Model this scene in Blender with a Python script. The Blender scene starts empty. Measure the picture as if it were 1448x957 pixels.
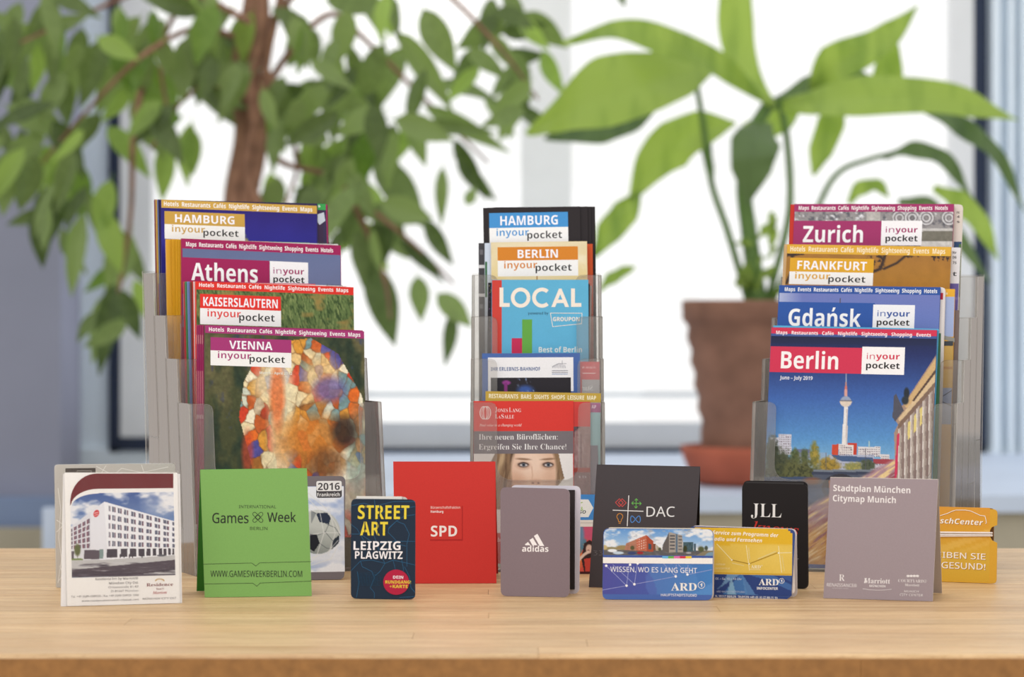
import bpy, math, random
import numpy as np
from mathutils import Vector, Matrix, noise as mnoise
SC = bpy.context.scene
COL = SC.collection
# ------------------------------------------------------------------ camera, world, lights, exposure
TZ = 0.74            # height of the table top
CZ = TZ + 0.233      # eye height
FP = 4350.0          # focal length in pixels of the 1448 px wide frame
HX, HY = 724.0, 430.0  # principal column, horizon row
cd = bpy.data.cameras.new('camera'); cam = bpy.data.objects.new('camera', cd); COL.objects.link(cam)
cam.location = (0, 0, CZ); cam.rotation_euler = (math.radians(90), 0, 0)
cd.sensor_width = 36.0; cd.lens = 36.0 * FP / 1448.0; cd.shift_y = -(478.5 - HY) / 1448.0
cd.clip_end = 100
cd.dof.use_dof = True; cd.dof.focus_distance = 2.57
cd.dof.aperture_fstop = (cd.lens / 1000.0) / 0.0108
SC.camera = cam
W = bpy.data.worlds.new('overcast_sky'); SC.world = W; W.use_nodes = True
W.node_tree.nodes['Background'].inputs[0].default_value = (1.0, 0.998, 0.99, 1)
W.node_tree.nodes['Background'].inputs[1].default_value = 1.14
def area(name, loc, target, size, power, color):
    l = bpy.data.lights.new(name, 'AREA'); l.shape = 'RECTANGLE'; l.size = size[0]; l.size_y = size[1]
    l.energy = power; l.color = color
    o = bpy.data.objects.new(name, l); COL.objects.link(o); o.location = loc
    o.rotation_euler = (Vector(target) - Vector(loc)).to_track_quat('-Z', 'Y').to_euler()
    return o
area('added_sheen_light', (-0.9, 0.2, 2.9), (0, 2.5, 0.8), (1.6, 1.0), 17, (1.0, 0.96, 0.9))  # unseen area light, added for soft front light and sheen
SC.view_settings.view_transform = 'Standard'; SC.view_settings.look = 'None'
SC.view_settings.exposure = 0.0; SC.view_settings.gamma = 1.0; SC.view_settings.use_curve_mapping = False
SC.cycles.transparent_max_bounces = 40
SC.cycles.max_bounces = 8
random.seed(7)

# ------------------------------------------------------------------ helpers: colour, materials
def lin(c):
    c = np.asarray(c, dtype=float) / 255.0
    return np.where(c <= 0.04045, c / 12.92, ((c + 0.055) / 1.055) ** 2.4)
def rgba(c): return tuple(float(v) for v in lin(c)) + (1.0,)
def newmat(name):
    m = bpy.data.materials.new(name); m.use_nodes = True
    return m, m.node_tree.nodes, m.node_tree.links, m.node_tree.nodes['Principled BSDF']
def simple(name, c, rough=0.5, spec=0.4, noise=0.0, scale=60, bump=0.0):
    m, n, l, b = newmat(name)
    b.inputs['Roughness'].default_value = rough; b.inputs['Specular IOR Level'].default_value = spec
    b.inputs['Base Color'].default_value = rgba(c)
    if noise or bump:
        tc = n.new('ShaderNodeTexCoord'); t = n.new('ShaderNodeTexNoise'); t.inputs['Scale'].default_value = scale
        t.inputs['Detail'].default_value = 5; l.new(tc.outputs['Object'], t.inputs['Vector'])
        r = n.new('ShaderNodeValToRGB'); r.color_ramp.elements[0].position = 0.3; r.color_ramp.elements[1].position = 0.7
        a = [max(0, v * (1 - noise)) for v in rgba(c)[:3]]; z = [min(1, v * (1 + noise)) for v in rgba(c)[:3]]
        r.color_ramp.elements[0].color = a + [1]; r.color_ramp.elements[1].color = z + [1]
        l.new(t.outputs['Fac'], r.inputs['Fac']); l.new(r.outputs['Color'], b.inputs['Base Color'])
        if bump:
            bp = n.new('ShaderNodeBump'); bp.inputs['Strength'].default_value = bump; bp.inputs['Distance'].default_value = 0.002
            l.new(t.outputs['Fac'], bp.inputs['Height']); l.new(bp.outputs['Normal'], b.inputs['Normal'])
    return m
# printed card and paper: the ink is a colour attribute, the paper grain is procedural
def printmat(name, rough, spec):
    m, n, l, b = newmat(name)
    at = n.new('ShaderNodeAttribute'); at.attribute_name = 'ink'
    tc = n.new('ShaderNodeTexCoord'); t = n.new('ShaderNodeTexNoise'); t.inputs['Scale'].default_value = 900
    l.new(tc.outputs['Object'], t.inputs['Vector'])
    mr = n.new('ShaderNodeMapRange'); mr.inputs[3].default_value = 0.93; mr.inputs[4].default_value = 1.05
    l.new(t.outputs['Fac'], mr.inputs[0])
    mx = n.new('ShaderNodeVectorMath'); mx.operation = 'SCALE'
    l.new(at.outputs['Color'], mx.inputs[0]); l.new(mr.outputs[0], mx.inputs['Scale'])
    l.new(mx.outputs[0], b.inputs['Base Color'])
    b.inputs['Roughness'].default_value = rough; b.inputs['Specular IOR Level'].default_value = spec
    return m
M_PRINT = printmat('printed_paper', 0.36, 0.16)
M_MATTE = printmat('matte_card', 0.6, 0.16)
def acrylic(name, haze, tint, dcol=(0.74, 0.70, 0.66, 1), ior=1.22, gcol=(1, 1, 1, 1)):
    m, n, l, b = newmat(name); n.remove(b)
    out = n['Material Output']
    tr = n.new('ShaderNodeBsdfTransparent'); tr.inputs[0].default_value = tint
    gl = n.new('ShaderNodeBsdfGlossy'); gl.inputs['Roughness'].default_value = 0.05; gl.inputs[0].default_value = gcol
    df = n.new('ShaderNodeBsdfDiffuse'); df.inputs[0].default_value = dcol
    fr = n.new('ShaderNodeFresnel'); fr.inputs[0].default_value = ior
    m1 = n.new('ShaderNodeMixShader'); l.new(fr.outputs[0], m1.inputs[0]); l.new(tr.outputs[0], m1.inputs[1]); l.new(gl.outputs[0], m1.inputs[2])
    tc = n.new('ShaderNodeTexCoord'); t = n.new('ShaderNodeTexNoise'); t.inputs['Scale'].default_value = 14
    mp = n.new('ShaderNodeMapping'); mp.inputs['Scale'].default_value = (9, 9, 0.6)
    l.new(tc.outputs['Object'], mp.inputs[0]); l.new(mp.outputs[0], t.inputs['Vector'])
    mr = n.new('ShaderNodeMapRange'); mr.inputs[3].default_value = haze * 0.5; mr.inputs[4].default_value = haze * 1.5
    l.new(t.outputs['Fac'], mr.inputs[0])
    m2 = n.new('ShaderNodeMixShader'); l.new(mr.outputs[0], m2.inputs[0]); l.new(m1.outputs[0], m2.inputs[1]); l.new(df.outputs[0], m2.inputs[2])
    l.new(m2.outputs[0], out.inputs[0])
    return m
M_ACR = acrylic('clear_acrylic', 0.085, (0.965, 0.96, 0.95, 1))
M_ACS = acrylic('streaked_acrylic_side', 0.26, (0.90, 0.885, 0.865, 1), (0.36, 0.325, 0.30, 1), gcol=(0.34, 0.31, 0.29, 1))
M_ACE = acrylic('acrylic_cut_edge', 0.34, (0.84, 0.85, 0.84, 1), gcol=(0.7, 0.69, 0.67, 1))
M_SLV = acrylic('clear_plastic_sleeve', 0.02, (0.99, 0.99, 0.985, 1), ior=1.1)
M_PAGE = simple('page_edges', (226, 222, 212), 0.8, 0.1, 0.08, 400)
def woodmat():
    m, n, l, b = newmat('oiled_beech')
    tc = n.new('ShaderNodeTexCoord'); oi = n.new('ShaderNodeObjectInfo')
    ad = n.new('ShaderNodeVectorMath'); ad.operation = 'ADD'
    sc = n.new('ShaderNodeVectorMath'); sc.operation = 'SCALE'; sc.inputs['Scale'].default_value = 40
    cb = n.new('ShaderNodeCombineXYZ'); l.new(oi.outputs['Random'], cb.inputs[0]); l.new(oi.outputs['Random'], cb.inputs[1]); l.new(oi.outputs['Random'], cb.inputs[2])
    l.new(cb.outputs[0], sc.inputs[0]); l.new(tc.outputs['Object'], ad.inputs[0]); l.new(sc.outputs[0], ad.inputs[1])
    def nz(scale, vec, det=6, dist=0.0):
        mp = n.new('ShaderNodeMapping'); mp.inputs['Scale'].default_value = vec; l.new(ad.outputs[0], mp.inputs[0])
        t = n.new('ShaderNodeTexNoise'); t.inputs['Scale'].default_value = scale; t.inputs['Detail'].default_value = det
        t.inputs['Distortion'].default_value = dist; l.new(mp.outputs[0], t.inputs['Vector']); return t
    t1 = nz(34, (0.16, 2.6, 2.6), 6, 0.5)
    t2 = nz(260, (0.10, 1.6, 1.6), 3)
    t3 = nz(520, (0.35, 2.0, 2.0), 2)
    r = n.new('ShaderNodeValToRGB'); e = r.color_ramp.elements
    e[0].position = 0.30; e[0].color = rgba((204, 164, 118)); e[1].position = 0.72; e[1].color = rgba((228, 196, 150))
    l.new(t1.outputs['Fac'], r.inputs['Fac'])
    r2 = n.new('ShaderNodeValToRGB'); e = r2.color_ramp.elements
    e[0].position = 0.34; e[0].color = (0.80, 0.76, 0.70, 1); e[1].position = 0.6; e[1].color = (1, 1, 1, 1)
    l.new(t2.outputs['Fac'], r2.inputs['Fac'])
    r3 = n.new('ShaderNodeValToRGB'); e = r3.color_ramp.elements
    e[0].position = 0.30; e[0].color = (0.78, 0.72, 0.66, 1); e[1].position = 0.42; e[1].color = (1, 1, 1, 1)
    l.new(t3.outputs['Fac'], r3.inputs['Fac'])
    m1 = n.new('ShaderNodeVectorMath'); m1.operation = 'MULTIPLY'; l.new(r.outputs[0], m1.inputs[0]); l.new(r2.outputs[0], m1.inputs[1])
    m2 = n.new('ShaderNodeVectorMath'); m2.operation = 'MULTIPLY'; l.new(m1.outputs[0], m2.inputs[0]); l.new(r3.outputs[0], m2.inputs[1])
    mr = n.new('ShaderNodeMapRange'); mr.inputs[3].default_value = 0.90; mr.inputs[4].default_value = 1.07; l.new(oi.outputs['Random'], mr.inputs[0])
    m3 = n.new('ShaderNodeVectorMath'); m3.operation = 'SCALE'; l.new(m2.outputs[0], m3.inputs[0]); l.new(mr.outputs[0], m3.inputs['Scale'])
    l.new(m3.outputs[0], b.inputs['Base Color'])
    b.inputs['Roughness'].default_value = 0.42; b.inputs['Specular IOR Level'].default_value = 0.35
    bp = n.new('ShaderNodeBump'); bp.inputs['Strength'].default_value = 0.12; bp.inputs['Distance'].default_value = 0.001
    l.new(t2.outputs['Fac'], bp.inputs['Height']); l.new(bp.outputs['Normal'], b.inputs['Normal'])
    return m
M_WOOD = woodmat()
M_EDGE = simple('shade_toned_beech', (150, 103, 54), 0.5, 0.3, 0.16, 120, 0.2)  # same beech, with the front face's shade put into the colour
def leafmat(name, c1, c2, tr):
    m, n, l, b = newmat(name)
    out = n['Material Output']; oi = n.new('ShaderNodeObjectInfo'); tc = n.new('ShaderNodeTexCoord')
    t = n.new('ShaderNodeTexNoise'); t.inputs['Scale'].default_value = 9; l.new(tc.outputs['Object'], t.inputs['Vector'])
    ad = n.new('ShaderNodeMath'); ad.operation = 'MULTIPLY_ADD'; l.new(t.outputs['Fac'], ad.inputs[0]); ad.inputs[1].default_value = 0.5
    l.new(oi.outputs['Random'], ad.inputs[2])
    r = n.new('ShaderNodeValToRGB'); r.color_ramp.elements[0].color = rgba(c1); r.color_ramp.elements[1].color = rgba(c2)
    r.color_ramp.elements[0].position = 0.25; r.color_ramp.elements[1].position = 1.1 if False else 1.0
    l.new(ad.outputs[0], r.inputs['Fac']); l.new(r.outputs[0], b.inputs['Base Color'])
    b.inputs['Roughness'].default_value = 0.35
    tb = n.new('ShaderNodeBsdfTranslucent')
    g = n.new('ShaderNodeMix'); g.data_type = 'RGBA'; g.blend_type = 'MULTIPLY'; g.inputs[0].default_value = 1
    g.inputs[7].default_value = (1.06, 1.14, 0.7, 1); l.new(r.outputs[0], g.inputs[6]); l.new(g.outputs[2], tb.inputs[0])
    mx = n.new('ShaderNodeMixShader'); mx.inputs[0].default_value = tr
    l.new(b.outputs[0], mx.inputs[1]); l.new(tb.outputs[0], mx.inputs[2]); l.new(mx.outputs[0], out.inputs[0])
    return m
M_FIC = leafmat('ficus_leaf', (76, 94, 50), (140, 160, 98), 0.48)
M_FICL = leafmat('ficus_leaf_young', (106, 138, 58), (164, 190, 102), 0.55)
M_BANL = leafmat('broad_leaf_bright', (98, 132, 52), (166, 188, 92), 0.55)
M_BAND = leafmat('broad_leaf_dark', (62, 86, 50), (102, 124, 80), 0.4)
for m_ in (M_BANL, M_BAND):
    n_ = m_.node_tree.nodes; l_ = m_.node_tree.links; b_ = n_['Principled BSDF']
    w_ = n_.new('ShaderNodeTexNoise'); w_.inputs['Scale'].default_value = 5; w_.inputs['Detail'].default_value = 4
    c_ = n_.new('ShaderNodeTexCoord'); q_ = n_.new('ShaderNodeMapping'); q_.inputs['Scale'].default_value = (6, 1, 1.2); q_.inputs['Rotation'].default_value = (0, .7, 0)
    l_.new(c_.outputs['Object'], q_.inputs[0]); l_.new(q_.outputs[0], w_.inputs['Vector'])
    r_ = [x for x in n_ if x.bl_idname == 'ShaderNodeValToRGB'][0]; a_ = [x for x in n_ if x.bl_idname == 'ShaderNodeMath'][0]
    l_.new(w_.outputs['Fac'], a_.inputs[0]); a_.inputs[1].default_value = 1.5
    s_ = n_.new('ShaderNodeMath'); s_.operation = 'MULTIPLY'; s_.inputs[1].default_value = .35
    o_ = [x for x in n_ if x.bl_idname == 'ShaderNodeObjectInfo'][0]; l_.new(o_.outputs['Random'], s_.inputs[0]); l_.new(s_.outputs[0], a_.inputs[2])
M_STEM = simple('green_stem', (92, 122, 60), 0.5, 0.3, 0.15, 30)
M_BARK = simple('brown_bark', (140, 104, 84), 0.8, 0.2, 0.3, 25, 0.4)
M_TERRA = simple('weathered_terracotta', (134, 98, 82), 0.8, 0.2, 0.22, 12, 0.3)
M_TERR2 = simple('saucer_terracotta', (170, 92, 70), 0.7, 0.2, 0.12, 12)
M_SOIL = simple('potting_soil', (70, 50, 38), 0.95, 0.1, 0.4, 90, 0.6)
M_GREYPOT = simple('stoneware_pot', (170, 168, 160), 0.6, 0.3, 0.1, 12)
M_FRAME = simple('white_window_frame', (232, 232, 232), 0.5, 0.3, 0.04, 6)
M_MULL = simple('grey_white_mullion', (246, 246, 244), 0.5, 0.3, 0.04, 6)
M_RAIL = simple('grey_window_rail', (202, 203, 206), 0.5, 0.3, 0.04, 6)
M_DARK = simple('dark_rubber_seal', (40, 50, 72), 0.6, 0.3, 0.1, 10)
M_BLUEW = simple('blue_grey_wall', (150, 152, 170), 0.9, 0.1, 0.06, 2.5)
M_PALE = simple('pale_blue_wall', (232, 242, 252), 0.8, 0.2, 0.05, 3)
M_BENCH = simple('pale_blue_lacquer', (196, 208, 228), 0.5, 0.3, 0.05, 3)
M_BAND = M_BAND
M_BASE = simple('blue_skirting', (130, 146, 178), 0.7, 0.2, 0.06, 4)
M_BEIGE = simple('beige_floor_boards', (172, 164, 146), 0.7, 0.2, 0.08, 5)
M_BAND2 = simple('elastic_cord', (236, 226, 220), 0.8, 0.1, 0.05, 300)

# ------------------------------------------------------------------ helpers: objects
def tag(o, label=None, cat=None, group=None, kind=None):
    if label: o['label'] = label
    if cat: o['category'] = cat
    if group: o['group'] = group
    if kind: o['kind'] = kind
    return o
def empty(name, loc, label, cat, group=None):
    o = bpy.data.objects.new(name, None); COL.objects.link(o); o.location = loc; o.empty_display_size = 0.02
    return tag(o, label, cat, group)
class MB:
    """collects polygons (world coordinates) with an ink colour each"""
    def __init__(s): s.v = []; s.f = []; s.c = []; s.m = []; s.n = 0; s.grids = []
    def add(s, pts, faces, col=(200, 200, 200), mi=0):
        b = len(s.v); s.v.extend([tuple(p) for p in pts]); L = tuple(lin(col))
        for fc in faces: s.f.append([b + i for i in fc]); s.c.append(L); s.m.append(mi)
    def box(s, lo, hi, col=(200, 200, 200), mi=0):
        (a, b, c), (d, e, f) = lo, hi
        P = [(a, b, c), (d, b, c), (d, e, c), (a, e, c), (a, b, f), (d, b, f), (d, e, f), (a, e, f)]
        s.add(P, [(3, 2, 1, 0), (4, 5, 6, 7), (0, 1, 5, 4), (1, 2, 6, 5), (2, 3, 7, 6), (3, 0, 4, 7)], col, mi)
    def build(s, name, mats, parent=None, smooth=False, orig=None):
        if not isinstance(mats, (list, tuple)): mats = [mats]
        off = np.array(parent.location if parent and orig is None else (orig or (0, 0, 0)))
        if parent and parent.parent: off = np.array(parent.parent.location)
        me = bpy.data.meshes.new(name)
        v = (np.array(s.v, dtype=float).reshape(-1, 3) - off)
        faces = list(s.f); cols = [np.repeat(np.array([c]), len(f), 0) for c, f in zip(s.c, s.f)]; mi = list(s.m)
        vv = [v]; nb = len(v)
        for (gv, gf, gc) in s.grids:
            vv.append(gv - off); faces.extend((gf + nb).tolist()); nb += len(gv)
            cols.append(gc[gf].reshape(-1, 3)); mi.extend([0] * len(gf))
        v = np.concatenate(vv)
        me.from_pydata(v.tolist(), [], faces)
        ca = me.color_attributes.new('ink', 'FLOAT_COLOR', 'CORNER')
        cc = np.concatenate(cols); cc = np.concatenate([cc, np.ones((len(cc), 1))], 1)
        ca.data.foreach_set('color', cc.astype(np.float32).ravel())
        me.polygons.foreach_set('material_index', mi)
        if smooth: me.polygons.foreach_set('use_smooth', [True] * len(faces))
        for m in mats: me.materials.append(m)
        me.update()
        o = bpy.data.objects.new(name, me); COL.objects.link(o)
        if parent: o.parent = parent
        elif orig is not None: o.location = orig
        return o
# ------------------------------------------------------------------ measuring: picture pixel -> point on a real plane
def ray(px, py): return np.array([(px - HX) / FP, 1.0, (HY - py) / FP])
EYE = np.array([0, 0, CZ])
def at(px, py, d): return EYE + ray(px, py) * d
def ground(px, py, z=TZ):
    return EYE + ray(px, py) * ((CZ - z) * FP / (py - HY))
class Plane:
    def __init__(s, P0, yaw, lean, tl=None, tr=None):
        y = math.radians(yaw); l = math.radians(lean); s.yaw = y; s.l = l
        R = np.array([math.cos(y), math.sin(y), 0]); B = np.array([-math.sin(y), math.cos(y), 0]); Z = np.array([0, 0, 1.0])
        U = B * math.sin(l) + Z * math.cos(l); s.N = np.cross(R, U); s.P0 = np.array(P0, float); s.B = B; s.R = R
        s.X = R; s.Y = U
        if tl is not None:
            a = s.hit(*tl); b = s.hit(*tr); x = b - a; s.X = x / np.linalg.norm(x); s.Y = np.cross(s.N, s.X)
            s.P0 = a
    def hit(s, px, py):
        r = ray(px, py); t = np.dot(s.P0 - EYE, s.N) / np.dot(r, s.N); return EYE + r * t
    def loc(s, px, py):
        d = s.hit(px, py) - s.P0; return (float(np.dot(d, s.X)), float(np.dot(d, s.Y)))
    def w(s, a, b, off=0.0): return s.P0 + s.X * a + s.Y * b + s.N * off
    def back(s, d): # parallel plane further back
        q = Plane.__new__(Plane); q.__dict__.update(s.__dict__); q.P0 = s.P0 - s.N * d; return q
def rounded(poly, r, seg=5):
    if not r: return list(poly)
    rs = r if isinstance(r, (list, tuple)) else [r] * len(poly)
    out = []
    n = len(poly)
    for i, p in enumerate(poly):
        p = np.array(p); a = np.array(poly[i - 1]); b = np.array(poly[(i + 1) % n]); q = rs[i]
        if q <= 0: out.append(tuple(p)); continue
        u = (a - p) / np.linalg.norm(a - p); v = (b - p) / np.linalg.norm(b - p)
        q = min(q, 0.45 * np.linalg.norm(a - p), 0.45 * np.linalg.norm(b - p))
        s0 = p + u * q; s1 = p + v * q
        for k in range(seg + 1):
            t = k / seg; out.append(tuple((1 - t) ** 2 * s0 + 2 * t * (1 - t) * p + t * t * s1))
    return out
def slab(mb, pl, poly, th, front, side=None, back=None, mi=0, off=0.0, medge=None):
    """poly: local 2-D points, clockwise from top left; th: thickness behind the plane"""
    n = len(poly); side = side or front; back = back or front
    f = [pl.w(a, b, off) for a, b in poly]; k = [pl.w(a, b, off - th) for a, b in poly]
    mb.add(f, [tuple(range(n))[::-1]], front, mi)
    mb.add(k, [tuple(range(n))], back, mi)
    mb.add(f + k, [(i, (i + 1) % n, n + (i + 1) % n, n + i) for i in range(n)], side, mi if medge is None else medge)
# ------------------------------------------------------------------ lettering
ALPH = {'B': (0x1D5D4, 0x1D5EE, 0x1D7EC, 0.0), 'H': (0x1D5D4, 0x1D5EE, 0x1D7EC, 0.0), 'P': (0x1D5D4, 0x1D5EE, 0x1D7EC, -0.009), 'N': (0x1D5A0, 0x1D5BA, 0x1D7E2, 0.0),
        'M': (0x1D5A0, 0x1D5BA, 0x1D7E2, 0.010), 'S': (0x1D400, 0x1D41A, 0x1D7CE, 0.0), 's': (0x1D400, 0x1D41A, 0x1D7CE, -0.010),
        'I': (0x1D434, 0x1D44E, None, 0.006), 'J': (0x1D63C, 0x1D656, None, 0.0), 'R': (None, None, None, 0.0), 'K': (None, None, None, 0.012)}
ACC = {'ä': 'a', 'ö': 'o', 'ü': 'u', 'Ä': 'A', 'Ö': 'O', 'Ü': 'U', 'é': 'e', 'ń': 'n'}
def conv(s, st):
    A, a, d, _ = ALPH[st]; r = ''
    if A is None: return s
    for ch in s:
        ch = ACC.get(ch, ch)
        if 'A' <= ch <= 'Z': r += chr(A + ord(ch) - 65)
        elif 'a' <= ch <= 'z': r += 'ℎ' if (a == 0x1D44E and ch == 'h') else chr(a + ord(ch) - 97)
        elif d and '0' <= ch <= '9': r += chr(d + ord(ch) - 48)
        else: r += ch
    return r
_tc = {}
def tmesh(s, st):
    if (s, st) in _tc: return _tc[(s, st)]
    c = bpy.data.curves.new('t', 'FONT'); c.body = conv(s, st); c.size = 1; c.resolution_u = 2; c.offset = ALPH[st][3]
    o = bpy.data.objects.new('t', c); m = o.to_mesh()
    v = [(p.co.x, p.co.y) for p in m.vertices]; f = [tuple(p.vertices) for p in m.polygons]
    o.to_mesh_clear(); bpy.data.objects.remove(o); bpy.data.curves.remove(c)
    _tc[(s, st)] = (v, f); return v, f
def adv(s, st):
    if not s: return 0.0
    a = tmesh(s + 'H', st)[0]; b = tmesh('H', st)[0]
    return max(p[0] for p in a) - max(p[0] for p in b)
def text(mb, pl, s, a0, a1, b, cap, col, st='B', off=0.0001, slope=0.0, align='fit', shear=0.0):
    """local coordinates: left a0, right a1 (None keeps the letters' own width), baseline b, capital height cap"""
    v, f = tmesh(s, st); v = list(v); f = list(f)
    H = max(p[1] for p in tmesh('H', st)[0])
    if ALPH[st][0] is not None and any(ch in ACC for ch in s):
        for i, ch in enumerate(s):
            if ch in ACC:
                x0 = adv(s[:i], st); x1 = adv(s[:i + 1], st); xm = (x0 + x1) / 2
                top = max(p[1] for p in tmesh(ACC[ch], st)[0]) + 0.07
                n = len(v)
                if ch in 'éń':
                    v += [(xm - .04, top), (xm + .05, top), (xm + .15, top + .17), (xm + .02, top + .17)]; f.append((n, n + 1, n + 2, n + 3))
                else:
                    for dx in (-.17, .05):
                        n = len(v); v += [(xm + dx, top), (xm + dx + .12, top), (xm + dx + .12, top + .12), (xm + dx, top + .12)]; f.append((n, n + 1, n + 2, n + 3))
    if not v: return
    mn = min(p[0] for p in v); mxx = max(p[0] for p in v); sy = cap / H
    sx = (a1 - a0) / (mxx - mn) if a1 is not None else sy
    P = []
    for x, y in v:
        X = (x - mn) * sx + y * sy * shear; P.append(pl.w(a0 + X, b + y * sy + slope * X, off))
    mb.add(P, f, col)
class Art:
    """prints on a plane; measures are picture pixels, optionally of a zoomed crop (ox, oy, s)"""
    def __init__(s, mb, pl, z=(0, 0, 1), lim=None): s.mb = mb; s.pl = pl; s.z = z; s.k = 1; s.lim = lim
    def cl(s, a): return a if s.lim is None else min(max(a, 0.0), s.lim)
    def L(s, x, y): return s.pl.loc(s.z[0] + x / s.z[2], s.z[1] + y / s.z[2])
    def off(s): s.k += 1; return 0.000012 * s.k
    def poly(s, pts, col):
        P = [s.L(*p) for p in pts]; o = s.off()
        ar = sum(P[i - 1][0] * P[i][1] - P[i][0] * P[i - 1][1] for i in range(len(P)))
        if ar < 0: P = P[::-1]
        s.mb.add([s.pl.w(a, b, o) for a, b in P], [tuple(range(len(P)))], col)
    def rect(s, x0, y0, x1, y1, col, r=0):
        a, b = s.L(x0, y0); c, d = s.L(x1, y1); a = s.cl(a); c = s.cl(c)
        if c - a < 1e-5: return
        P = [(a, b), (c, b), (c, d), (a, d)]
        if r: P = rounded(P, r * abs(c - a) / abs(x1 - x0))
        o = s.off(); s.mb.add([s.pl.w(p, q, o) for p, q in P], [tuple(range(len(P)))[::-1]], col)
    def ell(s, x, y, rx, ry, col, n=28):
        a, b = s.L(x, y); c, d = s.L(x + rx, y + ry); o = s.off()
        s.mb.add([s.pl.w(a + (c - a) * math.cos(t * 2 * math.pi / n), b + (b - d) * math.sin(t * 2 * math.pi / n), o) for t in range(n)], [tuple(range(n))], col)
    def line(s, pts, w, col, closed=False):
        P = [np.array(s.L(*p)) for p in pts]; hw = abs(s.L(pts[0][0] + w, 0)[0] - s.L(pts[0][0], 0)[0]) / 2; o = s.off()
        Q = [P[0]]
        for p in P[1:]:
            if np.linalg.norm(p - Q[-1]) > 1e-7: Q.append(p)
        if closed and np.linalg.norm(Q[0] - Q[-1]) < 1e-7: Q.pop()
        P = Q; m = len(P)
        if m < 2: return
        D = [(P[(i + 1) % m] - P[i]) / max(np.linalg.norm(P[(i + 1) % m] - P[i]), 1e-9) for i in range(m if closed else m - 1)]
        L_ = []; R_ = []
        for i in range(m):
            if closed: d0, d1 = D[i - 1], D[i]
            else: d0, d1 = D[max(i - 1, 0)], D[min(i, m - 2)]
            n0 = np.array([-d0[1], d0[0]]); n1 = np.array([-d1[1], d1[0]]); nn = n0 + n1; q = np.dot(nn, n0)
            nn = nn / max(q, .45) if q > 1e-6 else n0
            L_.append(P[i] + nn * hw); R_.append(P[i] - nn * hw)
        V = [s.pl.w(x[0], x[1], o) for x in L_ + R_]
        s.mb.add(V, [(m + i, m + (i + 1) % m, (i + 1) % m, i) for i in range(m if closed else m - 1)], col)
    def ring(s, x, y, rx, ry, w, col, a0=0, a1=360, n=24):
        s.line([(x + rx * math.cos(math.radians(a0 + (a1 - a0) * t / n)), y - ry * math.sin(math.radians(a0 + (a1 - a0) * t / n))) for t in range(n + 1)], w, col)
    def t(s, str_, x0, x1, base, cap, col, st='B', slope=0.0, shear=0.0):
        a0, b = s.L(x0, base); a1 = s.L(x1, base)[0] if x1 is not None else None
        c = abs(s.L(x0, base - cap)[1] - b)
        text(s.mb, s.pl, str_, a0, a1, b, c, col, st, s.off(), slope, shear=shear)
    def pic(s, x0, y0, x1, y1, fn, step=1.2, r=0):
        a, b = s.L(x0, y0); c, d = s.L(x1, y1); a = s.cl(a); c = s.cl(c)
        nx = max(2, int(abs(x1 - x0) / s.z[2] / step) + 1); ny = max(2, int(abs(y1 - y0) / s.z[2] / step) + 1)
        A, Bm = np.meshgrid(np.linspace(a, c, nx), np.linspace(b, d, ny))
        o = s.off(); W3 = s.pl.P0 + A[..., None] * s.pl.X + Bm[..., None] * s.pl.Y + s.pl.N * o
        q = W3 - EYE; X = HX + FP * q[..., 0] / q[..., 1]; Y = HY - FP * q[..., 2] / q[..., 1]
        C = lin(np.clip(fn(Pic(X, Y)).C, 0, 255))
        I = np.arange(nx * ny).reshape(ny, nx)
        F = np.stack([I[:-1, :-1], I[1:, :-1], I[1:, 1:], I[:-1, 1:]], -1).reshape(-1, 4)
        if r:
            # clip corners
            rm = r * abs(c - a) / abs(x1 - x0) * s.z[2] / s.z[2]
            ax = np.minimum(A - min(a, c), max(a, c) - A); by = np.minimum(Bm - min(b, d), 1e9)
            topd = max(b, d) - Bm
            bad = (ax < rm) & (topd < rm) & ((rm - ax) ** 2 + (rm - topd) ** 2 > rm * rm)
            bf = bad.ravel()[F].any(1); F = F[~bf]
        s.mb.grids.append((W3.reshape(-1, 3), F, C.reshape(-1, 3)))
# ------------------------------------------------------------------ picture painter (flat printed photographs)
_ng = np.random.default_rng(5)
def vnoise(X, Y, sx, sy=None, seed=0):
    sy = sy or sx; g = np.random.default_rng(seed).random((64, 64))
    x = X / sx; y = Y / sy; xi = np.floor(x).astype(int); yi = np.floor(y).astype(int); fx = x - xi; fy = y - yi
    fx = fx * fx * (3 - 2 * fx); fy = fy * fy * (3 - 2 * fy)
    G = lambda i, j: g[j % 64, i % 64]
    return (G(xi, yi) * (1 - fx) + G(xi + 1, yi) * fx) * (1 - fy) + (G(xi, yi + 1) * (1 - fx) + G(xi + 1, yi + 1) * fx) * fy
def fbm(X, Y, sx, sy=None, seed=0, o=3):
    sy = sy or sx; r = 0; a = 1; t = 0
    for k in range(o): r = r + a * vnoise(X, Y, sx / 2 ** k, sy / 2 ** k, seed + k); t += a; a *= 0.55
    return r / t
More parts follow.
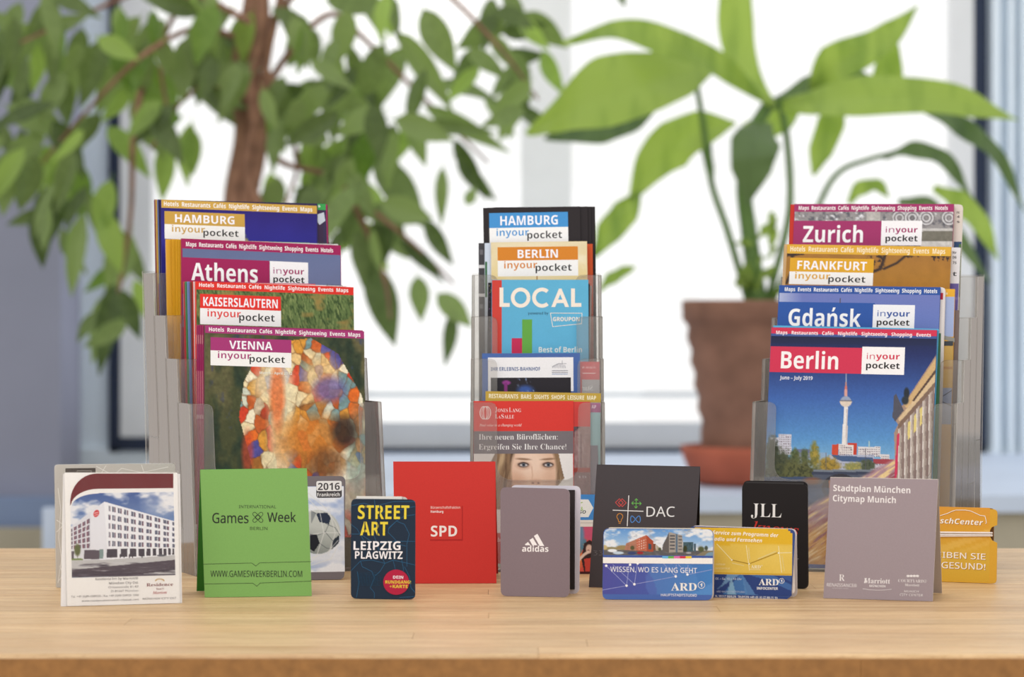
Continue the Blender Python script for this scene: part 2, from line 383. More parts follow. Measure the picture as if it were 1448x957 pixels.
class Pic:
    def __init__(s, X, Y): s.X = X; s.Y = Y; s.C = np.zeros(X.shape + (3,))
    def mix(s, m, col):
        m = np.clip(m, 0, 1)[..., None]; s.C = s.C * (1 - m) + np.asarray(col, float) * m; return s
    def all(s, col): s.C[:] = col; return s
    def vgrad(s, stops):
        ys = [a for a, _ in stops]
        for k in range(3): s.C[..., k] = np.interp(s.Y, ys, [c[k] for _, c in stops])
        return s
    def polym(s, pts):
        m = np.zeros(s.X.shape, bool); n = len(pts)
        for i in range(n):
            x0, y0 = pts[i - 1]; x1, y1 = pts[i]
            if y0 == y1: continue
            c = ((y0 > s.Y) != (y1 > s.Y)) & (s.X < (x1 - x0) * (s.Y - y0) / (y1 - y0) + x0); m ^= c
        return m
    def poly(s, pts, col, a=1.0): return s.mix(s.polym(pts) * a, col)
    def rect(s, x0, y0, x1, y1, col, a=1.0): return s.mix(((s.X >= x0) & (s.X <= x1) & (s.Y >= y0) & (s.Y <= y1)) * a, col)
    def ell(s, x, y, rx, ry, col, soft=0.15, rot=0, a=1.0):
        c, q = math.cos(math.radians(rot)), math.sin(math.radians(rot)); dx = s.X - x; dy = s.Y - y
        d = np.sqrt(((dx * c + dy * q) / rx) ** 2 + ((-dx * q + dy * c) / ry) ** 2)
        return s.mix(np.clip((1 + soft / 2 - d) / max(soft, 1e-3), 0, 1) * a, col)
    def line(s, pts, w, col, a=1.0):
        m = np.zeros(s.X.shape)
        for (x0, y0), (x1, y1) in zip(pts, pts[1:]):
            dx, dy = x1 - x0, y1 - y0; L = dx * dx + dy * dy + 1e-9
            t = np.clip(((s.X - x0) * dx + (s.Y - y0) * dy) / L, 0, 1)
            d = np.hypot(s.X - x0 - t * dx, s.Y - y0 - t * dy); m = np.maximum(m, np.clip(w / 2 + 0.5 - d, 0, 1))
        return s.mix(m * a, col)
    def grain(s, amp, sc=2.0, seed=3, sy=None):
        s.C = s.C * (1 + amp * (fbm(s.X, s.Y, sc, sy, seed) - 0.5) * 2)[..., None]; return s
    def clouds(s, y0, y1, sc, seed, col=(240, 240, 245), th=0.5):
        m = np.clip((fbm(s.X, s.Y, sc, sc * 0.6, seed, 4) - th) * 6, 0, 1) * ((s.Y > y0) & (s.Y < y1)); return s.mix(m, col)
# ================================================================== THE SETTING
WD = 9.2; K = WD / 6.8
def wx(px, d=WD): return (px - HX) / FP * d
def wz(py, d=WD): return CZ + (HY - py) / FP * d
def structure(name, mb, mat, parent=None):
    o = mb.build(name, mat, parent)
    if parent is None: o['kind'] = 'structure'
    return o
def sbox(name, lo, hi, mat, parent=None):
    mb = MB(); mb.box(lo, hi); return structure(name, mb, mat, parent)
sbox('floor', (-5, 0.4, -0.1), (5, WD + .3, 0), M_BEIGE)
sbox('wall_left', (wx(100, 6.6 * K) - 2.6, 6.45 * K, 0), (wx(100, 6.6 * K), 6.75 * K, 3.4), M_BLUEW)
sbox('baseboard_left', (wx(100, 6.4 * K) - 2.4, 6.39 * K, wz(745, 6.4 * K)), (wx(104, 6.4 * K), 6.44 * K, wz(703, 6.4 * K)), M_BASE)
sbox('wall_back', (wx(60), WD + .02, wz(640)), (wx(152), WD + .25, 3.4), M_PALE)
sbox('wall_right', (wx(1398), WD + .02, wz(660)), (wx(1398) + 2, WD + .25, 3.4), M_PALE)
for i, (a, b) in enumerate([(1402, 1412), (1424, 1432), (1442, 1450), (1462, 1474)]):
    o = sbox('trim_%d' % (i + 1), (wx(a), WD - .03, wz(655)), (wx(b), WD + .02, 3.4), M_PALE)
wb = sbox('wall_back', (-4, WD, 0), (4, WD + .25, wz(634)), M_PALE)
# the window: frame pieces are parts of it
win = sbox('window_1', (wx(165), WD + .01, wz(632)), (wx(1380), WD + .09, wz(598)), M_RAIL)
def wpart(name, px0, px1, y0, y1, mat, d0=0.0, d1=0.1):
    mb = MB(); mb.box((wx(px0), WD + d0, wz(y1)), (wx(px1), WD + d1, wz(y0) if y0 > -300 else 3.4))
    return mb.build(name, mat, win)
wpart('frame_stile', 170, 214, -400, 634, M_FRAME); wpart('frame_stile', 1345, 1377, -400, 634, M_FRAME)
wpart('mullion', 737, 808, -400, 600, M_MULL, -.02, .08)
wpart('seal', 154, 169, -400, 640, M_DARK); wpart('seal', 1377, 1396, -400, 645, M_DARK)
wpart('seal', 169, 222, 618, 637, M_DARK, -.01, .02)
wpart('sill_shadow_gap', 214, 1345, 633, 640, M_DARK, -.01, .02)
# window glass, two panes
mg, n_, l_, b_ = newmat('window_glass'); n_.remove(b_)
t_ = n_.new('ShaderNodeBsdfTransparent'); g_ = n_.new('ShaderNodeBsdfGlossy'); g_.inputs['Roughness'].default_value = 0.02
x_ = n_.new('ShaderNodeMixShader'); x_.inputs[0].default_value = 0.04
l_.new(t_.outputs[0], x_.inputs[1]); l_.new(g_.outputs[0], x_.inputs[2]); l_.new(x_.outputs[0], n_['Material Output'].inputs[0])
wpart('pane', 214, 737, -400, 598, mg, .045, .05); wpart('pane', 808, 1345, -400, 598, mg, .045, .05)
# pale balcony rail outside the window
wpart('outer_rail', 214, 1345, 558, 566, simple('pale_rail', (222, 226, 230), .5), .3, .33)
# low lacquered bench under the window
BZ = CZ - 0.328 * K
be = empty('window_bench', (0, 6.0 * K, 0), 'long low pale blue bench under the window carrying the potted plants', 'bench')
mb = MB(); mb.box((wx(104, 5.28 * K), 5.28 * K, BZ - .04), (3, 6.78 * K, BZ)); mb.build('bench_top', M_BENCH, be)
mb = MB(); mb.box((wx(106, 5.3 * K), 5.30 * K, .02), (2.98, 5.33 * K, BZ - .04)); mb.build('front_panel', M_BEIGE, be)
for x in (wx(135, 5.9 * K), 2.9):
    for y in (5.4 * K, 6.6 * K):
        mb = MB(); mb.box((x - .03, y - .03, 0), (x + .03, y + .03, BZ - .04)); mb.build('leg', M_BENCH, be)
sbox('trim_9', (-3, 6.60 * K, 0), (3, 6.78 * K, wz(735, 6.6 * K)), M_BEIGE)

sbox('trim_10', (-4, 6.33 * K, 0), (wx(104, 6.37 * K), 6.37 * K, wz(745, 6.37 * K)), M_BEIGE)
# ================================================================== THE TABLE: every stave is a part
Y0, Y1 = FP * .233 / (925 - HY), FP * .233 / (775 - HY)
tb = empty('beech_table', (0, (Y0 + Y1) / 2, 0), 'oiled beech butcher block table top carrying every brochure rack and card', 'table')
rows = 19; rw = (Y1 - Y0) / rows; xL, xR = -1.15, 1.15
def stave(x0, x1, y0, y1):
    # a bar with softened top edges
    c = .0012 ; g = .00012; x0 += g; x1 -= g
    z0, z1 = TZ - .042, TZ
    P = []; F = []
    pr = [(y0 + g, z0), (y0 + g, z1 - .0004), (y0 + g + .0004, z1), (y1 - g - .0004, z1), (y1 - g, z1 - .0004), (y1 - g, z0)]
    if abs(y0 - Y0) < 1e-6: pr = [(y0, z0), (y0, z1 - .003), (y0 + .001, z1 - .001), (y0 + .003, z1), (y1 - g - .0004, z1), (y1 - g, z1 - .0004), (y1 - g, z0)]
    n = len(pr)
    for x in (x0, x1): P += [(x, a, b) for a, b in pr]
    F = [(i, i + n, (i + 1) % n + n, (i + 1) % n) for i in range(n)] + [tuple(range(n)), tuple(range(2 * n - 1, n - 1, -1))]
    mb = MB(); mb.add(P, F); return mb
rr = random.Random(3)
for r in range(rows):
    y0 = Y0 + r * rw; x = xL - rr.random() * .4
    while x < xR:
        L = .38 + rr.random() * .55; x1 = min(x + L, xR)
        if xR - x1 < .15: x1 = xR
        a = max(x, xL)
        if x1 > a: stave(a, x1, y0, y0 + rw).build('stave', M_WOOD, tb)
        x = x1
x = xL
while x < xR:   # added front strip, its darker colour stands in for the front face's shade
    x1 = min(x + .5 + .3 * rr.random(), xR); mb = MB(); mb.box((x + .0001, Y0 - .0035, TZ - .042), (x1 - .0001, Y0 - .0001, TZ - .0028)); mb.build('front_shade_strip', M_EDGE, tb); x = x1
for x in (-1.08, 1.08):
    for y in (Y0 + .07, Y1 - .07):
        mb = MB(); mb.box((x - .035, y - .035, 0), (x + .035, y + .035, TZ - .042)); mb.build('leg', M_WOOD, tb)

# ================================================================== PLANTS
def tube(pts, rad, seg=8):
    mb = MB(); pts = [np.array(p, float) for p in pts]; n = len(pts); V = []
    for i, p in enumerate(pts):
        d = pts[min(i + 1, n - 1)] - pts[max(i - 1, 0)]; d /= np.linalg.norm(d) + 1e-9
        u = np.cross(d, [0.13, 1, 0.2]); u /= np.linalg.norm(u); v = np.cross(d, u)
        r = rad[i] if isinstance(rad, (list, tuple)) else rad
        V += [p + r * (u * math.cos(2 * math.pi * k / seg) + v * math.sin(2 * math.pi * k / seg)) for k in range(seg)]
    F = [(i * seg + k, i * seg + (k + 1) % seg, (i + 1) * seg + (k + 1) % seg, (i + 1) * seg + k) for i in range(n - 1) for k in range(seg)]
    F += [tuple(range(seg)), tuple(range((n - 1) * seg, n * seg))[::-1]]
    mb.add(V, F); return mb
def spline(pts, n=12):
    pts = [np.array(p, float) for p in pts]; P = [2 * pts[0] - pts[1]] + pts + [2 * pts[-1] - pts[-2]]; out = []
    m = len(pts) - 1
    for i in range(m):
        a, b, c, d = P[i:i + 4]
        for k in range(n):
            t = k / n; out.append(.5 * ((2 * b) + (-a + c) * t + (2 * a - 5 * b + 4 * c - d) * t * t + (-a + 3 * b - 3 * c + d) * t ** 3))
    out.append(pts[-1]); return out
def lathe(name, cx, cy, prof, mat, parent, seg=48):
    mb = MB(); n = len(prof)
    V = [(cx + r * math.cos(2 * math.pi * k / seg), cy + r * math.sin(2 * math.pi * k / seg), z) for r, z in prof for k in range(seg)]
    F = [(i * seg + k, i * seg + (k + 1) % seg, (i + 1) * seg + (k + 1) % seg, (i + 1) * seg + k) for i in range(n - 1) for k in range(seg)]
    F += [tuple(range(seg))[::-1], tuple(range((n - 1) * seg, n * seg))]
    mb.add(V, F); return mb.build(name, mat, parent, smooth=True)
def pot(parent, px, d, profpx, mat, rimname='pot'):
    cx = wx(px, d)
    prof = [(r * d / FP, max(CZ - (y - HY) * d / FP, BZ + .001)) for r, y in profpx]
    return lathe(rimname, cx, d, prof, mat, parent)

# --- the weeping fig
FD = 5.75 * K
fig = empty('weeping_fig', (wx(372, FD), FD, BZ), 'tall weeping fig with brown twisted trunks and drooping olive leaves, left behind the racks', 'plant')
gp = lambda y: wz(y, FD)
lathe('pot', wx(372, FD), FD, [(a * K, BZ + b * K + .001) for a, b in [(.085, 0), (.10, .02), (.125, .20), (.132, .205), (.132, .235), (.12, .235), (.115, .21), (0.01, .21)]], M_GREYPOT, fig)
def px3(pts, d): return [at(p[0], p[1], d + K * (p[2] if len(p) > 2 else 0)) for p in pts]
def branch(pts, r0, r1, mat, parent, name='branch', d=FD):
    P = spline(px3(pts, d), 8); n = len(P)
    return tube(P, [K * (r0 + (r1 - r0) * i / (n - 1)) for i in range(n)]).build(name, mat, parent, smooth=True)
branch([(372, 520, 0), (350, 400, .02), (338, 290, 0), (352, 190, .03), (345, 100, 0), (362, 0, .02), (372, -120, 0)], .034, .022, M_BARK, fig, 'trunk')
branch([(376, 520, .03), (385, 400, -.02), (352, 300, -.03), (366, 200, -.04), (357, 110, -.03), (372, 20, 0), (360, -120, .03)], .02, .012, M_BARK, fig, 'trunk')
branch([(380, 520, .02), (372, 320, -.05), (350, 240, -.05), (368, 150, -.05), (382, 60, -.02), (420, -100, 0)], .010, .007, M_BARK, fig, 'trunk')
for pts in [[(372, 130), (420, 60), (470, 20), (520, 60), (580, 120), (640, 180), (690, 230)], [(366, 190), (400, 230), (470, 250), (530, 300), (590, 350), (640, 400)],
            [(352, 60), (280, 40), (200, 80), (120, 160), (60, 230)], [(352, 30), (240, -20), (120, 20), (30, 60)], [(348, 150), (300, 120), (250, 150), (215, 210)],
            [(372, 40), (480, -60), (600, -30), (700, 60), (760, 140)], [(215, 60), (190, 180), (185, 300), (170, 400), (160, 480)], [(480, 250), (520, 330), (545, 400), (552, 450)],
            [(372, 90), (400, 150), (420, 230), (400, 300)], [(300, -60), (230, 60), (240, 180)]]:
    branch([(x, y, rr.uniform(-.15, .15)) for x, y in pts], .007, .0025, M_BARK, fig)
def leafmesh(name, mat, wfrac, bend, seed):
    """a pointed drooping leaf, unit length along +X, folded along the midrib, face towards +Z"""
    r = random.Random(seed); V = []; F = []; n = 9
    for i in range(n + 1):
        t = i / n; w = wfrac / 2 * (math.sin(math.pi * t ** .8) ** .8) * (1 - .35 * t ** 3) if 0 < t < 1 else .004
        z = -bend * t * t; tw = .18 * math.sin(3 * t + seed)
        for s in (-1, -.5, 0, .5, 1):
            V.append((t, s * w * math.cos(tw), z + abs(s) * w * .28 + s * w * math.sin(tw) + .012 * math.sin(9 * t + seed) * abs(s)))
    for i in range(n):
        for k in range(4): F.append((i * 5 + k, i * 5 + k + 1, (i + 1) * 5 + k + 1, (i + 1) * 5 + k))
    # short leaf stalk
    b = len(V); V += [(-.12, -.006, .02), (-.12, .006, .02), (.02, .006, 0), (.02, -.006, 0)]; F.append((b, b + 1, b + 2, b + 3))
    me = bpy.data.meshes.new(name); me.from_pydata(V, [], F); me.materials.append(mat)
    me.polygons.foreach_set('use_smooth', [True] * len(F)); return me
LM = [leafmesh('leaf', M_FIC, .40, .12, 1), leafmesh('leaf', M_FIC, .34, .25, 2), leafmesh('leaf', M_FICL, .42, .18, 3), leafmesh('leaf', M_FIC, .46, .05, 4)]
LF = [.40, .34, .42, .46]
def leaf(parent, a, b, wpx, d, k, tilt=0.0, roll=0.0):
    A = at(a[0], a[1], d); Bv = at(b[0], b[1], d + tilt); X = Vector(Bv - A); L = X.length; X.normalize()
    V = Vector((0, -1, .15)); Yv = V.cross(X); Yv.normalize(); Zv = X.cross(Yv)
    M = Matrix((X, Yv, Zv)).transposed() @ Matrix.Rotation(roll, 3, 'X')
    ws = (wpx * d / FP) / (LF[k] * L) if wpx else 1.0
    S = Matrix.Diagonal((L, L * ws, L))
    o = bpy.data.objects.new('leaf', LM[k]); COL.objects.link(o); o.parent = parent
    o.matrix_local = Matrix.Translation(Vector(A) - Vector(parent.location)) @ (M @ S).to_4x4(); return o
for a, b, w, k in [((562, 45), (645, 158), 34, 0), ((600, 150), (722, 214), 28, 1), ((585, 178), (705, 184), 22, 0), ((642, 196), (688, 284), 26, 0), ((626, 236), (622, 318), 20, 1),
                   ((530, 222), (602, 322), 52, 3), ((512, 300), (602, 308), 34, 1), ((522, 370), (560, 490), 50, 3), ((548, 300), (520, 400), 44, 0), ((590, 390), (597, 455), 30, 0), ((566, 340), (634, 398), 22, 1),
                   ((618, 415), (668, 462), 34, 3), ((640, 440), (632, 522), 22, 1), ((598, 12), (645, 104), 44, 3), ((646, 226), (700, 286), 24, 1), ((470, 280), (520, 350), 40, 0),
                   ((185, 330), (150, 420), 44, 3), ((160, 400), (140, 532), 34, 0), ((170, 410), (200, 480), 30, 1), ((140, 440), (105, 480), 22, 1), ((120, 300), (95, 420), 34, 0), ((150, 320), (215, 400), 36, 1),
                   ((10, 150), (95, 185), 50, 3), ((60, 200), (0, 235), 46, 3), ((55, 290), (60, 380), 34, 0), ((270, 180), (272, 250), 30, 2), ((235, 200), (230, 285), 32, 2), ((200, 120), (250, 165), 30, 2),
                   ((870, -30), (884, 12), 16, 0), ((830, -60), (838, 0), 14, 0), ((430, 260), (440, 330), 40, 0), ((660, 290), (672, 262), 18, 1), ((395, 250), (372, 320), 36, 0)]:
    leaf(fig, a, b, w, FD + rr.uniform(-.15, .15), k, rr.uniform(-.02, .02), rr.uniform(-.3, .3))
REG = [(95, 50, 125, 70, 38), (70, 185, 85, 55, 24), (235, 95, 95, 95, 40), (420, 85, 85, 85, 30), (505, 180, 75, 70, 22), (435, 225, 65, 55, 14), (575, 110, 45, 70, 7), (105, 285, 65, 60, 12),
       (170, 390, 30, 70, 5), (712, 70, 60, 110, 24), (545, 310, 60, 35, 7), (320, 50, 50, 50, 10), (490, 280, 50, 50, 10), (300, 10, 120, 30, 12), (500, 0, 60, 30, 6)]
HOLES = [(383, 75, 24, 42), (352, 200, 22, 70), (478, 205, 22, 16), (540, 60, 26, 26), (585, 90, 30, 30), (560, 170, 22, 18), (640, 10, 50, 34), (628, 150, 26, 22), (428, 110, 18, 24), (252, 40, 20, 14), (262, 168, 20, 26),
         (452, 20, 26, 22), (130, 35, 20, 22), (135, 170, 20, 16), (600, 240, 28, 24), (345, 270, 26, 30), (680, 150, 16, 20), (410, 260, 18, 20), (130, 235, 26, 30)]
cnt = 0
for cx, cy, rx, ry, n in REG:
    for _ in range(n):
        for _try in range(12):
            t = rr.uniform(0, 2 * math.pi); q = math.sqrt(rr.random()); x = cx + rx * q * math.cos(t); y = cy + ry * q * math.sin(t)
            ang = math.radians(rr.gauss(90, 42)); L = rr.uniform(58, 98)
            mx, my = x + .5 * L * math.cos(ang), y + .5 * L * math.sin(ang)
            if not any(((mx - hx) / (hr + 10)) ** 2 + ((my - hy) / (hs + 10)) ** 2 < 1 for hx, hy, hr, hs in HOLES): break
        else: continue
        k = rr.choice([0, 0, 1, 3, 2] if x > 260 or x < 130 else [0, 2, 2, 1])
        leaf(fig, (x, y), (x + L * math.cos(ang), y + L * math.sin(ang)), L * rr.uniform(.32, .48), FD + rr.uniform(-.3, .45), k, rr.uniform(-.05, .05), rr.uniform(-.7, .7)); cnt += 1

# --- the broad leaved plant in the terracotta pot
PD = 5.6 * K
pl_ = empty('broad_leaved_plant', (wx(1068, PD), PD, BZ), 'broad leaved plant with arching bright green leaves in a terracotta pot, right behind the racks', 'plant')
prof = [(70, 620), (76, 612)]
y = 600
rim = [(103, 425), (104, 430), (103, 452), (99, 456)]
side = [(97 - (t / 9) * 22 + (2.4 if t % 2 else -2.0), 462 + t * 16.5) for t in range(10)]
pr = [(72, 676), (76, 655)] + side[::-1] + rim[::-1] + [(96, 424), (95, 436), (1, 438)]
pot(pl_, 1068, PD, pr, M_TERRA)
pot(pl_, 1068, PD, [(78, 684), (90, 676), (104, 640), (106, 630), (101, 629), (98, 640), (80, 668), (1, 668)], M_TERR2, 'saucer')
lathe('soil', wx(1068, PD), PD, [(.122 * K, wz(436, PD) + .001), (.10 * K, wz(432, PD)), (.02 * K, wz(428, PD))], M_SOIL, pl_)
branch([(1074, 440), (1066, 380), (1058, 320), (1052, 265), (1058, 200), (1085, 150)], .017, .012, M_STEM, pl_, 'stem', PD)
branch([(1080, 440), (1098, 380), (1117, 290), (1112, 190), (1100, 140)], .007, .006, M_STEM, pl_, 'stem', PD)
branch([(1062, 440), (1030, 330), (1007, 262), (995, 180), (985, 120)], .007, .005, M_STEM, pl_, 'stem', PD)
branch([(1085, 440), (1140, 330), (1180, 250), (1230, 225), (1290, 212)], .006, .004, M_STEM, pl_, 'stem', PD)
def bigleaf(pts, widths, mat, fold=.25, name='leaf', facing=(0, -1, .35), wav=.006):
    P = spline(px3(pts, PD), 6); n = len(P); ts = np.linspace(0, 1, len(widths)); V = []; F = []; K = 8
    vw = np.array(facing, float); vw /= np.linalg.norm(vw)
    for i, p in enumerate(P):
        t = i / (n - 1); w = np.interp(t, ts, widths) / 2 * PD / FP
        d = P[min(i + 1, n - 1)] - P[max(i - 1, 0)]; d /= np.linalg.norm(d) + 1e-9
        s_ = np.cross(vw, d); s_ /= np.linalg.norm(s_) + 1e-9; nn = np.cross(d, s_)
        for k in range(K + 1):
            u = k / K * 2 - 1
            V.append(p + s_ * u * w + nn * (abs(u) * w * fold - u * u * w * fold * .5 + wav * math.sin(16 * t + 2 * u) * abs(u)))
    for i in range(n - 1):
        for k in range(K): F.append((i * (K + 1) + k, i * (K + 1) + k + 1, (i + 1) * (K + 1) + k + 1, (i + 1) * (K + 1) + k))
    mb = MB(); mb.add(V, F); return mb.build(name, mat, pl_, smooth=True)
bigleaf([(1092, 150, 0), (1016, 92, -.1), (946, 60, -.15), (870, 42, -.1), (796, 62, 0)], [8, 34, 46, 40, 30, 3], M_BANL)
bigleaf([(1095, 150, 0), (1062, 115, .05), (1043, 60, .1), (1040, -10, .1), (1050, -70, .1)], [10, 30, 46, 52, 44, 4], M_BANL)
bigleaf([(1010, 95, 0), (945, 110, -.1), (880, 125, -.15), (810, 150, -.1), (745, 190, .05)], [10, 70, 100, 104, 70, 4], M_BANL, .3)
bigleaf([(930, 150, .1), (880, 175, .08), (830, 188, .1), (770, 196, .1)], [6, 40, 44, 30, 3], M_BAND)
bigleaf([(1040, 175, .05), (980, 190, .1), (930, 225, .12), (890, 285, .1)], [8, 60, 74, 52, 4], M_BANL, .3)
bigleaf([(905, 270, .1), (885, 300, .1), (860, 330, .1), (838, 366, .12)], [6, 42, 38, 4], M_BANL, .3)
bigleaf([(900, 376, .1), (880, 385, .1), (862, 396, .1), (846, 412, .1)], [3, 18, 18, 3], M_BANL)
bigleaf([(1150, 130, 0), (1175, 95, -.05), (1225, 70, -.1), (1262, 45, -.1), (1298, 8, -.1)], [14, 62, 50, 34, 3], M_BANL)
bigleaf([(1215, 140, .03), (1250, 120, .0), (1258, 80, -.05), (1266, 50, -.08)], [14, 50, 34, 4], M_BANL)
bigleaf([(1105, 150, 0), (1170, 142, -.1), (1260, 136, -.2), (1350, 142, -.2), (1442, 170, -.15)], [16, 52, 62, 56, 40, 3], M_BANL, .3)
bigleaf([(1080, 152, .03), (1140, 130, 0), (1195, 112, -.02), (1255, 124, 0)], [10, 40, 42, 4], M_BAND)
bigleaf([(1185, 140, .02), (1175, 175, 0), (1160, 215, 0), (1150, 248, 0)], [20, 40, 34, 4], M_BANL)
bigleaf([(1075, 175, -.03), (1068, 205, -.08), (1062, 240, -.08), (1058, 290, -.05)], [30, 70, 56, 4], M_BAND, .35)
bigleaf([(1248, 222, 0), (1290, 212, -.05), (1335, 226, -.05), (1375, 280, -.02)], [6, 24, 26, 4], M_BAND, .35)
bigleaf([(1300, 150, -.05), (1360, 180, -.1), (1410, 220, -.1), (1450, 300, -.05)], [8, 30, 22, 4], M_BAND)
bigleaf([(1200, 288, 0), (1215, 268, 0), (1240, 262, 0), (1258, 280, 0)], [6, 22, 20, 4], M_BANL)
bigleaf([(1320, 265, 0), (1355, 285, 0), (1385, 315, 0), (1412, 368, 0)], [8, 36, 30, 4], M_BANL)
bigleaf([(1270, 285, 0), (1310, 290, 0), (1350, 330, 0), (1400, 400, 0)], [8, 26, 24, 4], M_BAND)
bigleaf([(1000, 165, .1), (998, 200, .1), (1003, 235, .1), (1008, 266, .1)], [6, 16, 14, 3], M_BAND)
bigleaf([(1130, 135, .1), (1105, 170, .1), (1060, 190, .1), (1035, 215, .1)], [10, 40, 34, 4], M_BANL)
for i in range(16):
    x = rr.uniform(1035, 1108); y = rr.uniform(330, 425); a = math.radians(rr.gauss(-90, 50)); L = rr.uniform(22, 44)
    bigleaf([(x, y, rr.uniform(-.08, .05)), (x + L * .5 * math.cos(a), y + L * .5 * math.sin(a), -.02), (x + L * math.cos(a), y + L * .9 * math.sin(a) + 4, 0)], [3, L * .35, L * .3, 2], M_BANL, .2, 'shoot_leaf')
# ================================================================== HOLDERS (clear acrylic, four or five rising pockets)
LEAN = 8.0
WHITE = (238, 236, 232)
class Stand:
    def __init__(s, P0, yaw, width, tiers, wstep, zstep, label, hp=.147):
        s.P0 = np.array(P0); s.P0[2] = TZ; s.yaw = yaw; y = math.radians(yaw)
        s.R = np.array([math.cos(y), math.sin(y), 0]); s.B = np.array([-math.sin(y), math.cos(y), 0]); s.wd = width
        s.ws = wstep; s.zs = zstep; s.n = tiers; s.hp = hp
        ta = math.tan(math.radians(LEAN))
        root = empty('brochure_rack', tuple(s.P0 + s.R * width / 2 + s.B * wstep * tiers / 2), label, 'rack', None); s.root = root
        p = lambda u, w, z: s.P0 + s.R * u + s.B * w + np.array([0, 0, z])
        th = .0024
        for k in range(tiers):
            w0 = k * wstep; z0 = k * zstep + .0; zb = z0 + .003
            mb = MB()
            # front with a wide rounded cut-out between two tabs
            fr = Plane(p(0, w0 + (z0) * 0, z0), yaw, LEAN)
            H = hp / math.cos(math.radians(LEAN)); cut = .068; tb_ = width * .135 if width < .14 else .021
            if width < .14: tb_ = .0235
            poly = [(0, H), (tb_, H), (tb_, H - cut), (width - tb_, H - cut), (width - tb_, H), (width, H), (width, 0), (0, 0)]
            poly = rounded(poly, [.001, .007, .014, .014, .007, .001, .001, .001])
            slab(mb, fr, poly, th, (200, 200, 200), mi=0, medge=1)
            # sides
            dep = wstep if k < tiers - 1 else wstep * .9
            for u in (0, width - th):
                q = [p(u, w0 + th, z0), p(u, w0 + dep, z0), p(u, w0 + dep + hp * ta, z0 + hp), p(u, w0 + th + hp * ta, z0 + hp)]
                q2 = [x + s.R * th for x in q]
                mb.add(q + q2, [(0, 1, 2, 3), (7, 6, 5, 4)], mi=2); mb.add(q + q2, [(0, 4, 5, 1), (1, 5, 6, 2), (2, 6, 7, 3), (3, 7, 4, 0)], mi=1)
            # pocket floor
            q = [p(th, w0 + th, z0), p(width - th, w0 + th, z0), p(width - th, w0 + dep, z0), p(th, w0 + dep, z0)]
            mb.add(q + [x + np.array([0, 0, .002]) for x in q], [(3, 2, 1, 0), (4, 5, 6, 7), (0, 1, 5, 4), (1, 2, 6, 5), (2, 3, 7, 6), (3, 0, 4, 7)], mi=0)
            mb.build('pocket', [M_ACR, M_ACE, M_ACS], root)
            if k:  # riser wall under the raised pocket
                mb = MB()
                q = [p(0, w0 + .0005, 0), p(width, w0 + .0005, 0), p(width, w0 + .0005, z0 - .0003), p(0, w0 + .0005, z0 - .0003)]; q2 = [x + s.B * .002 for x in q]
                mb.add(q + q2, [(0, 1, 2, 3), (7, 6, 5, 4)], mi=0); mb.add(q + q2, [(0, 4, 5, 1), (1, 5, 6, 2), (2, 6, 7, 3), (3, 7, 4, 0)], mi=1)
                for u in (0, width - th):
                    w1 = w0 + dep; q = [p(u, w0 + .003, 0), p(u, w1, 0), p(u, w1, z0 - .0005), p(u, w0 + .003, z0 - .0005)]; q2 = [x + s.R * th for x in q]
                    mb.add(q + q2, [(0, 1, 2, 3), (7, 6, 5, 4)], mi=2); mb.add(q + q2, [(0, 4, 5, 1), (1, 5, 6, 2), (2, 6, 7, 3), (3, 7, 4, 0)], mi=1)
                mb.build('riser', [M_ACR, M_ACE, M_ACS], root)
        # back plate
        mb = MB(); w1 = (tiers - 1) * wstep + wstep * .92; zt = (tiers - 1) * zstep + hp + .002
        bp = Plane(p(0, w1 + .002, 0), yaw, 0); 
        b0 = [p(0, w1 + .001, 0), p(width, w1 + .001, 0), p(width, w1 + .001 + (zt) * ta * .0 + hp * ta, zt), p(0, w1 + .001 + hp * ta, zt)]
        b1 = [x + s.B * .0025 for x in b0]
        mb.add(b0 + b1, [(0, 1, 2, 3), (7, 6, 5, 4)], mi=0); mb.add(b0 + b1, [(0, 4, 5, 1), (1, 5, 6, 2), (2, 6, 7, 3), (3, 7, 4, 0)], mi=1)
        mb.build('back_plate', [M_ACR, M_ACE], root)
    def plane(s, tier, depth, tl, tr):
        w = tier * s.ws + depth; P = s.P0 + s.B * w; P[2] = TZ + tier * s.zs
        return Plane(P, s.yaw, LEAN, tl, tr)
SL = Stand(ground(277, 815), 21.5, .175, 4, .040, .038, 'left clear acrylic rack of four rising pockets holding city guides')
SM = Stand((wx(664.5, 2.674), 2.674, TZ), 0, .1180, 4, .034, .0375, 'narrow middle clear acrylic rack of rising pockets holding small maps')
SR = Stand(ground(1056.5, 806), -17.6, .181, 4, .038, .037, 'right clear acrylic rack of four rising pockets beside the yellow card')
